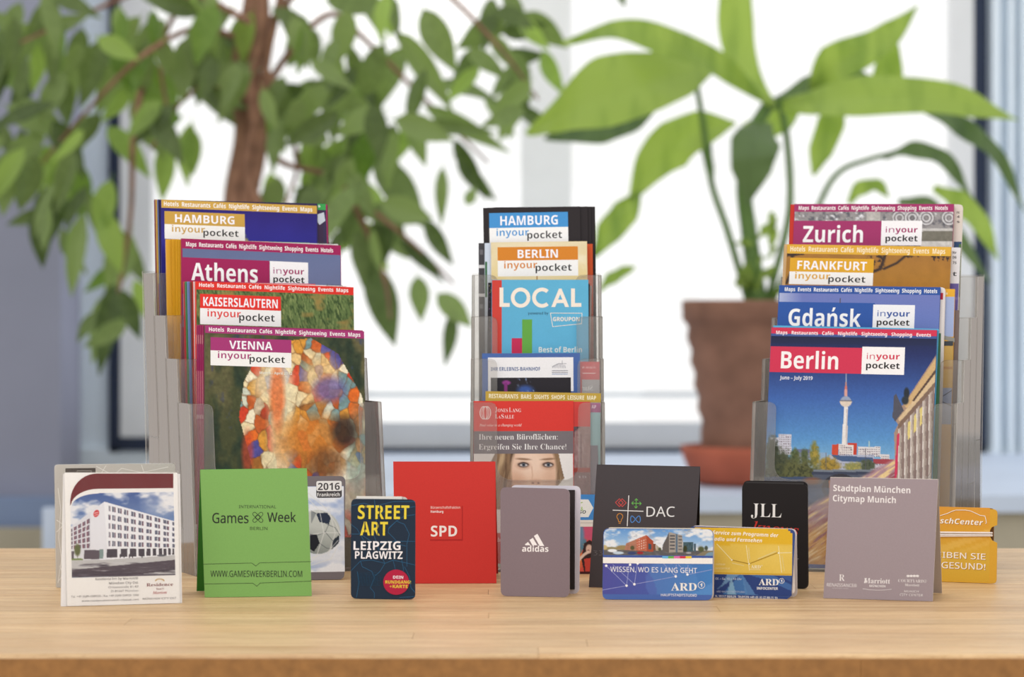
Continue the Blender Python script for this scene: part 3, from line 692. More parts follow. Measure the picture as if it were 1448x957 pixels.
def booklet(st, tier, depth, tl, tr, ink, label, group=None, art=None, thick=.0026, cat='booklet', spine=None, name='city_guide', page=True, matt=False, height=None, r=0, cover_t=.0005):
    """one booklet in a pocket: front cover (with its print), page block, back cover"""
    pl = st.plane(tier, depth, tl, tr); wd = pl.loc(*tr)[0]
    zb = TZ + tier * st.zs + .0032
    hgt = ((pl.P0[2] - zb) / math.cos(math.radians(LEAN))) if height is None else height
    base = pl.w(wd / 2, -hgt, -thick / 2); base[2] = zb
    o = empty(name, tuple(base), label, cat, group)
    low = [-(pl.P0[2] + pl.X[2] * x - zb) / pl.Y[2] for x in (0, wd)] if height is None else [-hgt, -hgt]
    poly = rounded([(0, 0), (wd, 0), (wd, low[1]), (0, low[0])], [r, r, 0, 0])
    mb = MB(); slab(mb, pl, poly, cover_t, ink, spine or ink, WHITE, mi=0)
    if art: art(Art(mb, pl, lim=wd))
    mat = M_MATTE if matt else M_PRINT
    mb.build('front_cover', mat, o)
    if page:
        g = .0008; pp = [(g if True else 0, -g), (wd - g, -g), (wd - g, low[1] + g), (g, low[0] + g)]
        if thick > .0015:
            mb = MB(); slab(mb, pl.back(cover_t + .00005), pp, thick - 2 * cover_t - .0001, WHITE); mb.build('page_block', M_PAGE, o)
        mb = MB(); slab(mb, pl.back(thick - cover_t), poly, cover_t, ink, spine or ink, ink)
        # folded spine strip on the left edge
        q = [pl.w(-.0002, b, .0) for b in (0, low[0])] + [pl.w(-.0002, b, -thick) for b in (low[0], 0)]
        q2 = [x + pl.X * .0004 for x in q]
        mb.add(q + q2, [(0, 1, 2, 3), (7, 6, 5, 4), (0, 4, 5, 1), (1, 5, 6, 2), (2, 6, 7, 3), (3, 7, 4, 0)], spine or ink)
        mb.build('back_cover', mat, o)
    return o
def inbox(A, x0, y0, x1, y1):
    a, b = A.L(x0, y0); c, d = A.L(x1, y1); W_, H_ = c - a, b - d
    def tx(s, f0, f1, fb, fc, col, st='B', sh=0): text(A.mb, A.pl, s, a + f0 * W_, a + f1 * W_, b - fb * H_, fc * H_, col, st, A.off(), shear=sh)
    return tx
def logo_two(A, x0, y0, x1, y1, city, col, cx=(.13, .87), split=.47, in_=(.09, .50), po=(.48, .92), st='H', full=None, tc=(246, 244, 250)):
    """city name on a coloured band over a white band"""
    a, b = A.L(x0, y0); c, d = A.L(x1, y1); H_ = b - d; o = A.off()
    A.mb.add([A.pl.w(a, b, o), A.pl.w(a, b - H_ * split, o), A.pl.w(c, b - H_ * split, o), A.pl.w(c, b, o)], [(0, 1, 2, 3)], col)
    A.mb.add([A.pl.w(a, b - H_ * split, o), A.pl.w(a, d, o), A.pl.w(c, d, o), A.pl.w(c, b - H_ * split, o)], [(0, 1, 2, 3)], (244, 242, 240))
    tx = inbox(A, x0, y0, x1, y1)
    tx(city, cx[0], cx[1], split * .83, split * .62, tc, st)
    tx('inyour', in_[0], in_[1], split + .27, .235, col, 'P'); tx('pocket', po[0], po[1], split + .37, .235, (38, 36, 36), 'P')
def header(A, tl, tr, h, words, col, x0, x1, tcol=(247, 246, 244), cap=None):
    a, b = A.L(*tl); c, _ = A.L(*tr); m = A.L(tl[0], tl[1] + h)[1]; H_ = b - m; o = A.off()
    A.mb.add([A.pl.w(a, b, o), A.pl.w(a, b - H_, o), A.pl.w(c, b - H_, o), A.pl.w(c, b, o)], [(0, 1, 2, 3)], col)
    A0 = A.L(x0, tl[1])[0]; A1 = A.L(x1, tr[1])[0]
    text(A.mb, A.pl, words, A0, A1, b - H_ * .76, H_ * (cap or .50) * 1.08, tcol, 'B', A.off())
HW = 'Hotels  Restaurants  Cafés  Nightlife  Sightseeing  Events  Maps'
MW = 'Maps  Restaurants  Cafés  Nightlife  Sightseeing  Shopping  Events  Hotels'
EDGE = (104, 78, 44)
def sibs(st, tier, items, cat='booklet', names='city_guide', group=None):
    for (dep, tl, tr, ink, spine, lab, art_) in items:
        dk = tuple(int(v * .5) for v in spine)  # shade of the gap between spines, painted as a dark edge line
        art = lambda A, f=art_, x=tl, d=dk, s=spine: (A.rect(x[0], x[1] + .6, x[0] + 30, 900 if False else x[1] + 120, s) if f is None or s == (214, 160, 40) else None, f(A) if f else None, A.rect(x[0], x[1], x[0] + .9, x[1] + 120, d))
        booklet(st, tier, dep, tl, tr, ink, lab, group, art, spine=spine, cat=cat, name=names, thick=.0024)

# ------------------------------------------------------------------ LEFT RACK
def art_hamburg(A):
    def f(p):
        p.vgrad([(282, (44, 32, 104)), (345, (52, 48, 150)), (420, (40, 40, 120))]); p.grain(.08, 40, 2)
        p.line([(338, 325), (352, 345), (366, 372)], 1.6, (190, 170, 110)); p.line([(342, 325), (358, 352)], 1.0, (120, 130, 90)); return p
    A.pic(228, 293.5, 448.5, 420, f, 3); header(A, (228, 282), (448, 291), 11.5, HW, (206, 164, 78), 231.7, 441.5)
    logo_two(A, 232.5, 298.3, 346.5, 341.5, 'HAMBURG', (202, 160, 74))
booklet(SL, 3, .004, (228, 282), (448, 291), (48, 40, 120), 'dark blue guide with a golden HAMBURG band, highest of the left rack', art=art_hamburg)
sibs(SL, 3, [(.0075, (223.5, 282), (460.5, 288), (58, 48, 80), (70, 110, 180), 'guide with a green top band peeking right of the blue golden banded guide', lambda A: (A.rect(449, 288, 460.6, 297, (62, 160, 82)), A.rect(449, 297, 460, 420, (62, 44, 74)), A.poly([(449, 303), (458, 300), (460, 312), (452, 318), (449, 314)], (200, 206, 218)), A.t('s', 450, 453, 293, 4, (236, 240, 236), 'B'))),
             (.011, (221, 282), (462.5, 289), (176, 50, 110), (204, 160, 60), 'thin magenta guide second from the back of the left rack', None),
             (.0145, (219, 282), (463.5, 290), (120, 40, 50), (128, 44, 50), 'maroon spined guide rearmost in the left rack', None)])
def art_athens(A):
    A.pic(258, 351, 482.5, 470, lambda p: p.vgrad([(347, (100, 112, 150)), (420, (116, 122, 158)), (470, (130, 130, 160))]).grain(.03, 30), 4)
    header(A, (257, 337.5), (482, 347), 13.5, MW, (160, 34, 88), 263, 471, cap=.42)
    A.rect(257.2, 363.5, 381.5, 420, (160, 34, 88)); A.rect(381.5, 369, 436, 420, (246, 243, 244))
    A.t('Athens', 270.5, 364.5, 396, 24.5, (248, 246, 246), 'H', 0)
    A.t('in', 386.5, 398, 386.6, 8.4, (168, 90, 130), 'N'); A.t('your', 400, 430, 387, 8.2, (160, 40, 96), 'B'); A.t('pocket', 386.5, 430.5, 398.6, 8.6, (34, 30, 32), 'B')
booklet(SL, 2, .004, (257, 337), (482, 347), (160, 34, 88), 'magenta and slate blue Athens guide, second step from the top of the left rack', art=art_athens)
GOLD = (214, 160, 40)
sibs(SL, 2, [(.0085, (253, 338), (478, 345), (226, 224, 222), GOLD, 'first golden spined guide behind the magenta Athens guide', lambda A: A.t('Monitor', 449, 473, 345, 4, (60, 60, 60), 'N')),
             (.0125, (249, 338), (474, 345), GOLD, GOLD, 'second golden spined guide behind the magenta Athens guide', None),
             (.0165, (243, 338), (438, 343), GOLD, (206, 152, 36), 'third golden spined guide behind the magenta Athens guide', lambda A: A.rect(380, 341.6, 438, 347, (54, 150, 100))),
             (.0205, (235, 338), (432, 343), GOLD, (222, 168, 52), 'fourth and broadest golden spined guide behind the Athens guide', None)], group='golden guides in the left rack')
def art_kais(A):
    def f(p):
        p.all((96, 116, 66)); X, Y = p.X, p.Y
        n = fbm(X + .5 * np.sin(X / 9) * Y * .4, Y, 2.2, 8, 11, 2); m = fbm(X - .3 * Y, Y, 2.0, 7, 12, 2)
        p.mix((n - .45) * 3, (136, 150, 92)); p.mix((m - .5) * 4, (58, 78, 42)); p.mix((fbm(X, Y, 18, 12, 5) - .55) * 4, (150, 128, 70)); return p
    A.pic(277.6, 409, 501.5, 500, f, 1.3); header(A, (277, 397.5), (500, 406), 10, HW, (222, 52, 42), 281.5, 492.5)
    logo_two(A, 282.8, 415.3, 397.5, 462, 'KAISERSLAUTERN', (226, 52, 44), (.04, .96))
booklet(SL, 1, .004, (277, 397.5), (500, 406), (222, 52, 42), 'guide with grass photograph and red KAISERSLAUTERN band in the left rack', art=art_kais)
sibs(SL, 1, [(.007, (273, 398), (490, 404), (228, 226, 224), (200, 40, 34), 'white topped guide reading Autumn behind the red banded grass guide', lambda A: A.t('Autumn', 461, 484, 405.2, 4, (60, 60, 60), 'N')),
             (.0105, (269.5, 398), (446, 401.5), (220, 60, 48), (120, 70, 60), 'dark red spined guide behind the red banded grass guide', None),
             (.014, (265.5, 398), (440, 401), (110, 140, 200), (116, 136, 190), 'pale blue spined guide behind the red banded grass guide', None),
             (.0175, (262.5, 398), (436, 401), (70, 150, 80), (70, 130, 80), 'green spined guide behind the red banded grass guide', None),
             (.021, (260, 398), (430, 401), (190, 50, 60), (190, 60, 66), 'dull red spined guide, rearmost behind the red banded grass guide', None)])
def art_vienna(A):
    rn = np.random.default_rng(4)
    def f(p):
        X, Y = p.X, p.Y; p.all((72, 76, 48)); p.mix((fbm(X, Y, 26, 60, 1) - .4) * 3, (104, 98, 66)); p.mix((fbm(X, Y, 18, 36, 2) - .55) * 4, (44, 58, 44)); p.mix((fbm(X, Y, 12, 20, 7) - .68) * 4, (58, 66, 108))
        # a generic swelling mass of coloured patches
        outer = [(372, 486), (440, 478), (478, 500), (512, 560), (524, 640), (530, 760), (352, 760), (362, 690), (352, 640), (338, 590), (345, 540), (360, 510)]
        p.poly(outer, (198, 120, 52)); M = p.polym(outer)
        pal = [(232, 214, 170), (226, 110, 40), (214, 150, 60), (238, 226, 196), (196, 96, 44), (120, 150, 150), (84, 80, 150), (210, 66, 40), (226, 190, 130), (170, 110, 50), (206, 210, 190)]
        sx = rn.uniform(335, 535, 300); sy = rn.uniform(474, 765, 300); ci = rn.integers(0, len(pal), 300)
        wob = 7 * (fbm(X, Y, 14, 14, 21) - .5), 7 * (fbm(X, Y, 14, 14, 22) - .5)
        D = np.stack([(X + wob[0] - a) ** 2 + ((Y + wob[1] - b) * .7) ** 2 for a, b in zip(sx, sy)], 0); i = D.argmin(0); Ds = np.partition(D, 1, 0)
        PC = np.array(pal, float)[ci][i]; m = M[..., None]; p.C = p.C * (1 - m) + PC * m
        p.mix(M * np.clip(1.2 - (np.sqrt(Ds[1]) - np.sqrt(Ds[0])) / 1.5, 0, 1) * .55, (110, 70, 40))
        # broad colour fields
        soft = lambda x, y, rx, ry, c, a=.8, rot=0: p.ell(x, y, rx, ry, c, .7, rot, a)
        soft(398, 610, 18, 90, (232, 218, 178), .8); soft(385, 540, 26, 30, (236, 222, 186), .75, 30); soft(440, 620, 46, 34, (206, 128, 50), .85, -8); soft(452, 535, 26, 34, (226, 184, 122), .7)
        soft(492, 690, 34, 42, (232, 228, 208), .85); soft(505, 640, 14, 60, (120, 160, 150), .5); soft(487, 610, 18, 22, (52, 38, 32), .85); soft(462, 655, 24, 22, (120, 76, 40), .8); soft(466, 550, 22, 18, (92, 84, 160), .7)
        soft(392, 560, 10, 46, (222, 98, 40), .7); soft(350, 640, 8, 30, (208, 70, 46), .6); soft(428, 700, 40, 14, (80, 120, 110), .6)
        p.grain(.16, 4, 9); return p
    A.pic(280, 471, 530, 790, f, 1.25)
    header(A, (290, 460), (515, 468.5), 10.5, HW, (166, 56, 116), 295.5, 509.5)
    logo_two(A, 297.7, 476.5, 412, 520, 'VIENNA', (166, 56, 116), (.23, .765)); A.t('March - April 2012', 367, 413, 528.5, 3.6, (230, 228, 214), 'B')
booklet(SL, 0, .0035, (290, 460), (515, 468.5), (80, 80, 56), 'guide with purple VIENNA band over a colourful patchwork picture, lowest of the left rack', art=art_vienna)
PU = (160, 40, 96)
vs = lambda A: (A.rect(270, 476, 300, 488, (206, 150, 150)), A.rect(270, 526, 300, 800, (196, 120, 130)), A.rect(270, 584, 300, 590, (220, 190, 190)))
for i, n_ in enumerate(['first', 'second', 'third', 'fourth']):
    x = 287.3 - 2.7 * i
    o = booklet(SL, 0, .0065 + .0032 * i, (x, 459.3), (513 - i * 3, 467), PU, n_ + ' purple spined copy behind the patchwork picture guide', 'purple spined copies in the left rack', spine=PU, thick=.0024)
    # pale bands printed across the spine
    pl = SL.plane(0, .0065 + .0032 * i, (x, 459.3), (513 - i * 3, 467)); mb = MB()
    for y0, y1, c in [(473, 486, (206, 140, 144)), (524, 572, (204, 130, 138)), (586, 592, (226, 200, 200)), (594, 640, (190, 112, 122)), (640, 720, (186, 100, 112))]:
        b0 = pl.loc(x, y0)[1]; b1 = pl.loc(x, y1)[1]
        q = [pl.w(-.00028, b0, .0001), pl.w(-.00028, b1, .0001), pl.w(-.00028, b1, -.0023), pl.w(-.00028, b0, -.0023)]
        q2 = [pl.w(-.00002, b0, .0001), pl.w(.0012, b0, .00012), pl.w(.0012, b1, .00012), pl.w(-.00002, b1, .0001)]
        mb.add(q, [(0, 1, 2, 3)], c)
    mb.build('spine_print', M_PRINT, o)

# ------------------------------------------------------------------ MIDDLE RACK
BLK = (44, 38, 40)
def art_mh(A):
    logo_two(A, 691.6, 301.3, 803.8, 341.8, 'HAMBURG', (70, 146, 208), (.14, .87), .5)
booklet(SM, 3, .0155, (683.4, 294), (820, 291.7), BLK, 'black map with a sky blue HAMBURG band, topmost of the middle rack', art=art_mh, thick=.002, cat='folded map', name='folded_city_map')
for i, (tl, tr, n_) in enumerate([((689, 293.6), (830.6, 291.8), 'first'), ((697, 293.2), (835.5, 292), 'second'), ((700, 293), (841.5, 292), 'third')]):
    booklet(SM, 3, .018 + .0028 * i, tl, tr, BLK, n_ + ' plain black map edge right behind the sky blue banded map', 'black maps in the middle rack', thick=.0022, cat='folded map', name='folded_city_map')
def art_mb(A):
    A.pic(694.4, 343.4, 829.8, 420, lambda p: p.vgrad([(342, (226, 210, 172)), (420, (232, 206, 136))]).mix((1 - np.abs(p.X - 760) / 70) * .5, (238, 228, 200)).mix((fbm(p.X, p.Y, 30, 14, 3) - .5) * 2, (240, 232, 210)), 4)
    A.rect(758.5, 387, 760.2, 396, (170, 120, 50))
    logo_two(A, 703.5, 349.5, 817.7, 389.5, 'BERLIN', (214, 132, 44), (.25, .75), .46, (.08, .49), (.47, .92))
booklet(SM, 3, .003, (694, 342.7), (830, 341), (228, 210, 165), 'cream map with orange BERLIN band, second in the middle rack', art=art_mb, thick=.002, cat='folded map', name='folded_city_map', spine=(226, 224, 230))
booklet(SM, 3, .006, (685.5, 343.6), (824, 343), (206, 216, 230), 'pale blue white leaflet left of the cream orange banded map', None, lambda A: (A.rect(686, 370, 689, 420, (60, 110, 70))), thick=.002, cat='leaflet', name='leaflet')
def art_film(A):
    A.rect(677.2, 344, 690, 440, (70, 68, 72))
    for y in (374.5, 415): A.rect(677, y, 690, y + 4.5, (214, 212, 214))
    A.rect(678.5, 353, 683, 360, (110, 108, 112)); A.rect(678.5, 430, 683, 436, (120, 118, 122))
booklet(SM, 3, .009, (677, 343.6), (820, 343), (70, 68, 72), 'grey leaflet with film strip edge at far left of the middle rack', None, art_film, thick=.002, cat='leaflet', name='leaflet')
booklet(SM, 3, .012, (700, 345.6), (838, 344.8), (206, 84, 40), 'orange red leaflet at the right edge behind the cream map', None, None, thick=.002, cat='leaflet', name='leaflet')
def art_local(A):
    c = (243, 230, 216)
    A.pic(695.8, 396, 831.8, 520, lambda p: p.all((96, 176, 212)).grain(.02, 20), 6)
    A.rect(695.8, 396, 709.5, 520, (204, 66, 56)); A.rect(723.5, 478, 738.5, 520, (196, 44, 84)); A.rect(738.3, 451.5, 752.5, 520, (100, 166, 70))
    # geometric capitals
    A.poly([(706.4, 406.5), (711.8, 406.5), (711.8, 428.4), (720.8, 428.4), (720.8, 433.8), (706.4, 433.8)], c)
    A.ring(736.2, 420.8, 11.2, 11.6, 5.2, c, 0, 360, 32); A.ring(766.5, 420.8, 11.4, 11.6, 5.2, c, 48, 312, 28)
    A.poly([(779.5, 434), (790.4, 408), (794, 408), (804.8, 434), (799.2, 434), (797, 428.4), (787.3, 428.4), (785, 434)], c); A.poly([(789.2, 423.6), (795.2, 423.6), (792.2, 416)], (96, 176, 212))
    A.poly([(807.5, 407.8), (813, 407.8), (813, 428.4), (822, 428.4), (822, 433.8), (807.5, 433.8)], c)
    A.t('powered by', 747, 775.5, 444.6, 4.2, (44, 74, 96), 'R')
    A.line([(778.3, 442.6), (823, 442.8), (822.4, 457.6), (781.6, 461.8)], .8, c, True); A.t('GROUPON', 782, 819.5, 454, 5.8, c, 'H')
    A.t('Best of Berlin', 761.8, 823, 498, 7.4, (226, 232, 228), 'B')
booklet(SM, 2, .003, (695.5, 395.4), (832, 395.4), (96, 176, 212), 'light blue leaflet with red strip and big word LOCAL in the middle rack', None, art_local, thick=.002, cat='leaflet', name='leaflet')
def art_star(A):
    for i in range(26):
        x = 690.5 + rr.random() * 5; y = 402 + rr.random() * 95; A.rect(x, y, x + .7, y + 1, rr.choice([(150, 70, 160), (190, 180, 90), (110, 110, 130)]))
booklet(SM, 2, .006, (690.5, 399.5), (834, 401), (40, 34, 40), 'speckled black leaflet edge left of the light blue leaflet', None, art_star, thick=.002, cat='leaflet', name='leaflet')
booklet(SM, 2, .009, (700, 400), (837, 404), (150, 140, 134), 'grey leaflet edge right of the light blue leaflet', None, None, thick=.002, cat='leaflet', name='leaflet')
def art_bahn(A):
    A.rect(690, 505.5, 811, 553, (238, 236, 238)); A.t('IHR ERLEBNIS-BAHNHOF', 694, 764, 524.3, 5.2, (54, 84, 140), 'H')
    A.pic(694, 534, 807.5, 575, lambda p: p.all((40, 36, 42)).ell(716, 541, 6, 3, (150, 60, 140), .4).rect(713, 541, 718, 575, (130, 50, 120)).ell(743, 552, 11, 7, (60, 90, 160), .8).mix((fbm(p.X, p.Y, 2, 6, 4) - .62) * 5 * (np.abs(p.X - 743) < 12), (150, 170, 210)), 1.5)
    g = (140, 140, 152)
    for k in range(9): A.line([(781 + k * 2.3, 520.5), (783 + k * 2.0, 518 - 4.5 * math.sin((k + 1) / 10 * math.pi))], .6, g)
    A.line([(780.5, 518.5), (790, 514), (801, 514)], .6, g); A.line([(795, 509.5), (795, 520)], .6, g)
    A.rect(780.5, 523.5, 803, 524.4, g); A.rect(780.5, 526.2, 803, 527, g); A.rect(780.5, 528.6, 803, 529.2, (110, 140, 190))
booklet(SM, 1, .0042, (682, 499.6), (820, 499), (74, 104, 166), 'blue bordered station leaflet reading ERLEBNIS-BAHNHOF in the middle rack', None, art_bahn, thick=.0016, cat='leaflet', name='leaflet')
def art_pinkback(A):
    A.rect(823, 513, 848, 536.5, (206, 92, 98)); A.rect(823, 536.5, 848, 575, (176, 174, 178))
    A.t('10 60 06 18', 842, 823.5, 521, 3, (240, 214, 214), 'R'); A.rect(824, 527, 842, 528.2, (240, 214, 214)); A.t('Star', 838, 823.5, 552, 7, (232, 232, 234), 's')
booklet(SM, 1, .0078, (712, 510.5), (848, 511.5), (202, 86, 92), 'pink and grey leaflet at right behind the blue bordered leaflet', None, art_pinkback, thick=.0016, cat='leaflet', name='leaflet')
def art_rest(A):
    header(A, (687, 553), (849.8, 556), 12.6, 'RESTAURANTS  BARS  SIGHTS  SHOPS  LEISURE  MAP', (190, 158, 66), 691.5, 843, (240, 234, 206), .44)
    A.rect(690, 567, 849, 640, (196, 190, 180))
booklet(SM, 0, .0102, (687, 553), (849.8, 556), (190, 158, 66), 'leaflet with gold band reading RESTAURANTS BARS SIGHTS in the middle rack', None, art_rest, thick=.0016, cat='leaflet', name='leaflet')
def art_teal(A):
    A.rect(800, 569.5, 850, 583, (164, 66, 128)); A.t('AP', 836.5, 843, 577.5, 4.8, (236, 214, 230), 'B')
booklet(SM, 0, .0082, (706, 568.5), (849.2, 569.5), (150, 190, 196), 'pale teal leaflet with a violet top at right of the middle rack', None, art_teal, thick=.0014, cat='leaflet', name='leaflet')
booklet(SM, 0, .0064, (712, 632), (845.2, 629.5), (120, 112, 124), 'plain grey leaflet standing low at right of the middle rack', None, None, thick=.0012, cat='leaflet', name='leaflet')
def art_brick(A):
    A.rect(800, 568, 834.6, 603, (206, 66, 62))
    def f(p):
        X, Y = p.X, p.Y; p.all((150, 118, 116)); p.poly([(808, 602), (822, 602), (812, 612), (811, 625)], (70, 60, 70)); p.mix((fbm(X, Y, 3, 12, 5) - .5) * 3, (176, 150, 150))
        for x in (815, 821, 827): p.rect(x, 614, x + 1, 664, (120, 86, 86))
        p.rect(808, 662, 836, 668, (160, 74, 64)); p.rect(808, 664, 836, 665, (200, 150, 140))
        for x in (819, 824, 828): p.rect(x, 672, x + 1.6, 676, (220, 214, 214))
        p.mix(((Y > 668) * .35), (110, 80, 84)); p.grain(.12, 3); return p
    A.pic(800, 603, 834.6, 800, f, 1.6)
booklet(SM, 0, .0046, (705, 567.3), (834.8, 567.8), (206, 66, 62), 'leaflet with red top over a brick building photograph, behind the office leaflet', None, art_brick, thick=.0012, cat='leaflet', name='leaflet')
def art_jll(A):
    A.rect(670, 567.3, 811, 609.5, (214, 58, 50)); A.rect(670, 609.5, 811, 641.5, (118, 110, 114))
    w = (244, 226, 222)
    for k in range(5):
        A.ring(686.3 + (k - 2) * 1.15, 583.6, 8.2 - 1.6 * abs(k - 2) if k != 2 else 2.6, 9, .9, w, 90 if k < 2 else (0 if k == 2 else -90), 270 if k < 2 else (360 if k == 2 else 90), 16)
    A.ring(686.3, 583.6, 5, 8.8, .8, w)
    A.t('J', 700.3, 703, 582.6, 7, w, 's'); A.t('ONES', 704, 718, 582.6, 4.8, w, 's'); A.t('L', 720, 723.6, 582.6, 6.4, w, 's'); A.t('ANG', 724.4, 737, 582.6, 4.8, w, 's')
    A.t('L', 700.3, 704, 591.6, 6.4, w, 's'); A.t('A', 704.6, 708, 591.6, 4.2, w, 's'); A.t('S', 708.8, 712.4, 591.6, 6.4, w, 's'); A.t('ALLE', 713, 727, 591.6, 4.8, w, 's')
    A.t('Real value in a changing world', 678, 737.5, 602.8, 3.6, (246, 214, 206), 'I')
    A.t('Ihre neuen Büroflächen:', 677, 788.6, 621.6, 7.8, (240, 238, 236), 's'); A.t('Ergreifen Sie Ihre Chance!', 677, 800.6, 635.6, 7.8, (240, 238, 236), 's')
    def f(p):
        X, Y = p.X, p.Y; p.all((232, 228, 224)); sk = (222, 186, 160)
        hair = [(700, 641), (790, 641), (794, 660), (798, 676), (786, 690), (780, 720), (696, 720), (692, 690), (690, 660)]
        p.poly(hair, (140, 112, 84)); p.mix(p.polym(hair) * (fbm(X + .15 * Y, Y, 4, 40, 3) - .45) * 3.5, (86, 64, 48)); p.mix(p.polym(hair) * (fbm(X + .2 * Y, Y, 5, 50, 6) - .6) * 4, (190, 164, 128))
        p.ell(755, 668, 32, 52, sk, .12); p.ell(750, 654, 22, 18, (234, 206, 184), .8); p.ell(731, 690, 12, 18, (196, 150, 122), 1, 0, .7); p.ell(778, 690, 9, 20, (206, 164, 138), 1, 0, .6)
        for x, y in ((740, 657), (775, 657)):
            p.ell(x, y + 1, 9.5, 5.5, (188, 146, 122), .8, 0, .7); p.ell(x, y, 7.5, 3.6, (84, 66, 58), .5); p.ell(x + .5, y + .4, 5.4, 2.0, (216, 208, 206), .4); p.ell(x + .5, y, 2.7, 2.6, (92, 100, 110), .4); p.ell(x + .5, y + .2, 1.3, 1.3, (24, 24, 30), .3)
            p.ell(x, y - 8 + (0), 10, 1.4, (130, 98, 74), .8, -4 if x > 750 else 3, .85); p.line([(x - 7, y - 1), (x, y - 3.4), (x + 7, y - .6)], 1.2, (60, 44, 40))
        p.line([(752, 660), (753, 672), (752, 680)], 1.6, (204, 164, 138), .7); p.ell(757, 681, 7, 4, (214, 172, 146), .9); p.ell(753.5, 683, 1.8, 1.0, (130, 84, 70), .5); p.ell(761.5, 683, 1.8, 1.0, (130, 84, 70), .5)
        p.ell(757, 694, 9, 2.8, (190, 96, 92), .4); p.poly([(730, 716), (780, 716), (776, 800), (728, 800)], (214, 178, 154)); p.rect(670, 753, 812, 800, (200, 70, 66)); return p
    A.pic(670, 641.5, 811, 797, f, 1.0); A.t('ab', 701, 707.5, 766, 6, (240, 214, 208), 's'); A.rect(670, 797, 811, 802.5, (190, 216, 204))
booklet(SM, 0, 0.0036, (669.7, 567), (811, 566.7), (214, 58, 50), 'office leaflet with red top, grey text band and face of a brown haired woman', None, art_jll, thick=.0005, cat='leaflet', name='leaflet', page=False)

# ------------------------------------------------------------------ RIGHT RACK
def art_zurich(A):
    def f(p):
        X, Y = p.X, p.Y; p.all((150, 146, 146)); p.mix((fbm(X, Y, 5, 4, 3) - .5) * 4, (96, 96, 104)); p.mix((fbm(X, Y, 7, 5, 8) - .6) * 5, (232, 232, 236)); p.rect(1225, 299, 1245, 315, (190, 186, 180), .8)
        for cx in (1272, 1290, 1310, 1342):
            for r_ in (9, 5): 
                d = np.abs(np.hypot(X - cx, Y - 308) - r_); p.mix(np.clip(1.6 - d, 0, 1) * (X > 1262), (206, 204, 206)); p.mix(np.clip(1 - np.abs(d - 2.2), 0, 1) * .6 * (X > 1262), (86, 80, 82))
        p.rect(1302, 323, 1352, 327, (196, 192, 188)); p.rect(1302, 327, 1352, 341, (120, 116, 104)); p.rect(1302, 341, 1352, 360, (206, 202, 196)); p.grain(.1, 3); return p
    A.pic(1124, 299, 1348.6, 360, f, 1.2); header(A, (1123.5, 288.3), (1348.7, 288.3), 11, MW, (162, 52, 104), 1129.7, 1340.5, cap=.46)
    A.rect(1123, 312, 1246.7, 360, (162, 52, 104)); A.rect(1246.7, 312, 1303, 347, (246, 243, 244))
    A.t('Zurich', 1135, 1220, 342.4, 23, (248, 246, 246), 'H')
    A.t('in', 1252.4, 1264.5, 328.6, 8, (168, 70, 120), 'N'); A.t('your', 1266, 1297.5, 328.6, 8, (162, 40, 100), 'B'); A.t('pocket', 1252, 1297.5, 341, 8.4, (34, 30, 32), 'B')
booklet(SR, 3, .004, (1123.9, 288.3), (1348.7, 288.3), (162, 52, 104), 'magenta Zurich guide, highest of the right rack', art=art_zurich)
booklet(SR, 3, .0075, (1118.2, 289), (1342, 289), (208, 58, 44), 'red spined guide at the left edge behind the magenta Zurich guide', spine=(208, 58, 44))
def art_phone(A):
    for s_, y in (('it', 302), ('4', 308), ('s', 315)): A.t(s_, 1353, 1357, y, 3.4, (60, 58, 60), 'B')
    A.rect(1349, 341.6, 1360, 420, (60, 84, 120)); A.rect(1356, 345, 1360, 420, (90, 120, 80))
booklet(SR, 3, .0115, (1135, 288.8), (1361.5, 288.8), (226, 216, 206), 'cream guide with rounded corner rising right of the magenta Zurich guide', art=art_phone, r=.004, matt=True)
def art_ffm(A):
    def f(p):
        X, Y = p.X, p.Y; p.vgrad([(345, (160, 112, 58)), (420, (176, 124, 44))]); p.grain(.05, 12); d = (62, 48, 44)
        p.line([(1112, 400), (1122, 378), (1120, 362), (1132, 356)], 4, d); p.line([(1112, 360), (1135, 358)], 5, d); p.line([(1232, 385), (1245, 380), (1252, 360), (1248, 352)], 4, d); p.line([(1250, 380), (1268, 372), (1280, 362), (1296, 358)], 3.4, d)
        p.mix(((fbm(X, Y, 4, 3, 3) - .45) * 6) * np.clip(1 - np.hypot((X - 1238) / 16, (Y - 370) / 16), 0, 1) * 2, d); p.mix(((fbm(X, Y, 5, 3, 9) - .35) * 8) * ((X > 1316) & (Y < 366 + 3 * np.sin(X))), d)
        p.mix(((fbm(X, Y, 5, 3, 6) - .5) * 8) * ((X > 1282) & (X < 1300) & (Y < 364)), d); return p
    A.pic(1113, 357, 1345, 430, f, 1.4); header(A, (1113.5, 345.2), (1345, 349), 13, HW, (222, 172, 62), 1118, 1337, (246, 234, 206))
    logo_two(A, 1117.5, 364.2, 1234, 404, 'FRANKFURT', (222, 166, 44), (.09, .92), .52, (.07, .49), (.47, .91))
booklet(SR, 2, .004, (1113.5, 345.2), (1345, 349), (200, 150, 60), 'guide with amber FRANKFURT band and bare branch picture in the right rack', art=art_ffm)
booklet(SR, 2, .008, (1109.3, 345.2), (1337, 349), (214, 178, 132), 'tan spined guide at left behind the amber FRANKFURT guide', spine=(222, 190, 148))
def art_mar(A):
    for s_, y, c in (('Mar', 358.5, 3.4), ('06', 365.5, 3.6), ('75', 373.2, 3.6), ('t', 390, 6)): A.t(s_, 1347, 1352.5, y, c, (60, 58, 62), 'B')
    A.rect(1340, 400.6, 1358, 460, (104, 92, 156)); A.rect(1340, 420, 1358, 424, (120, 110, 170))
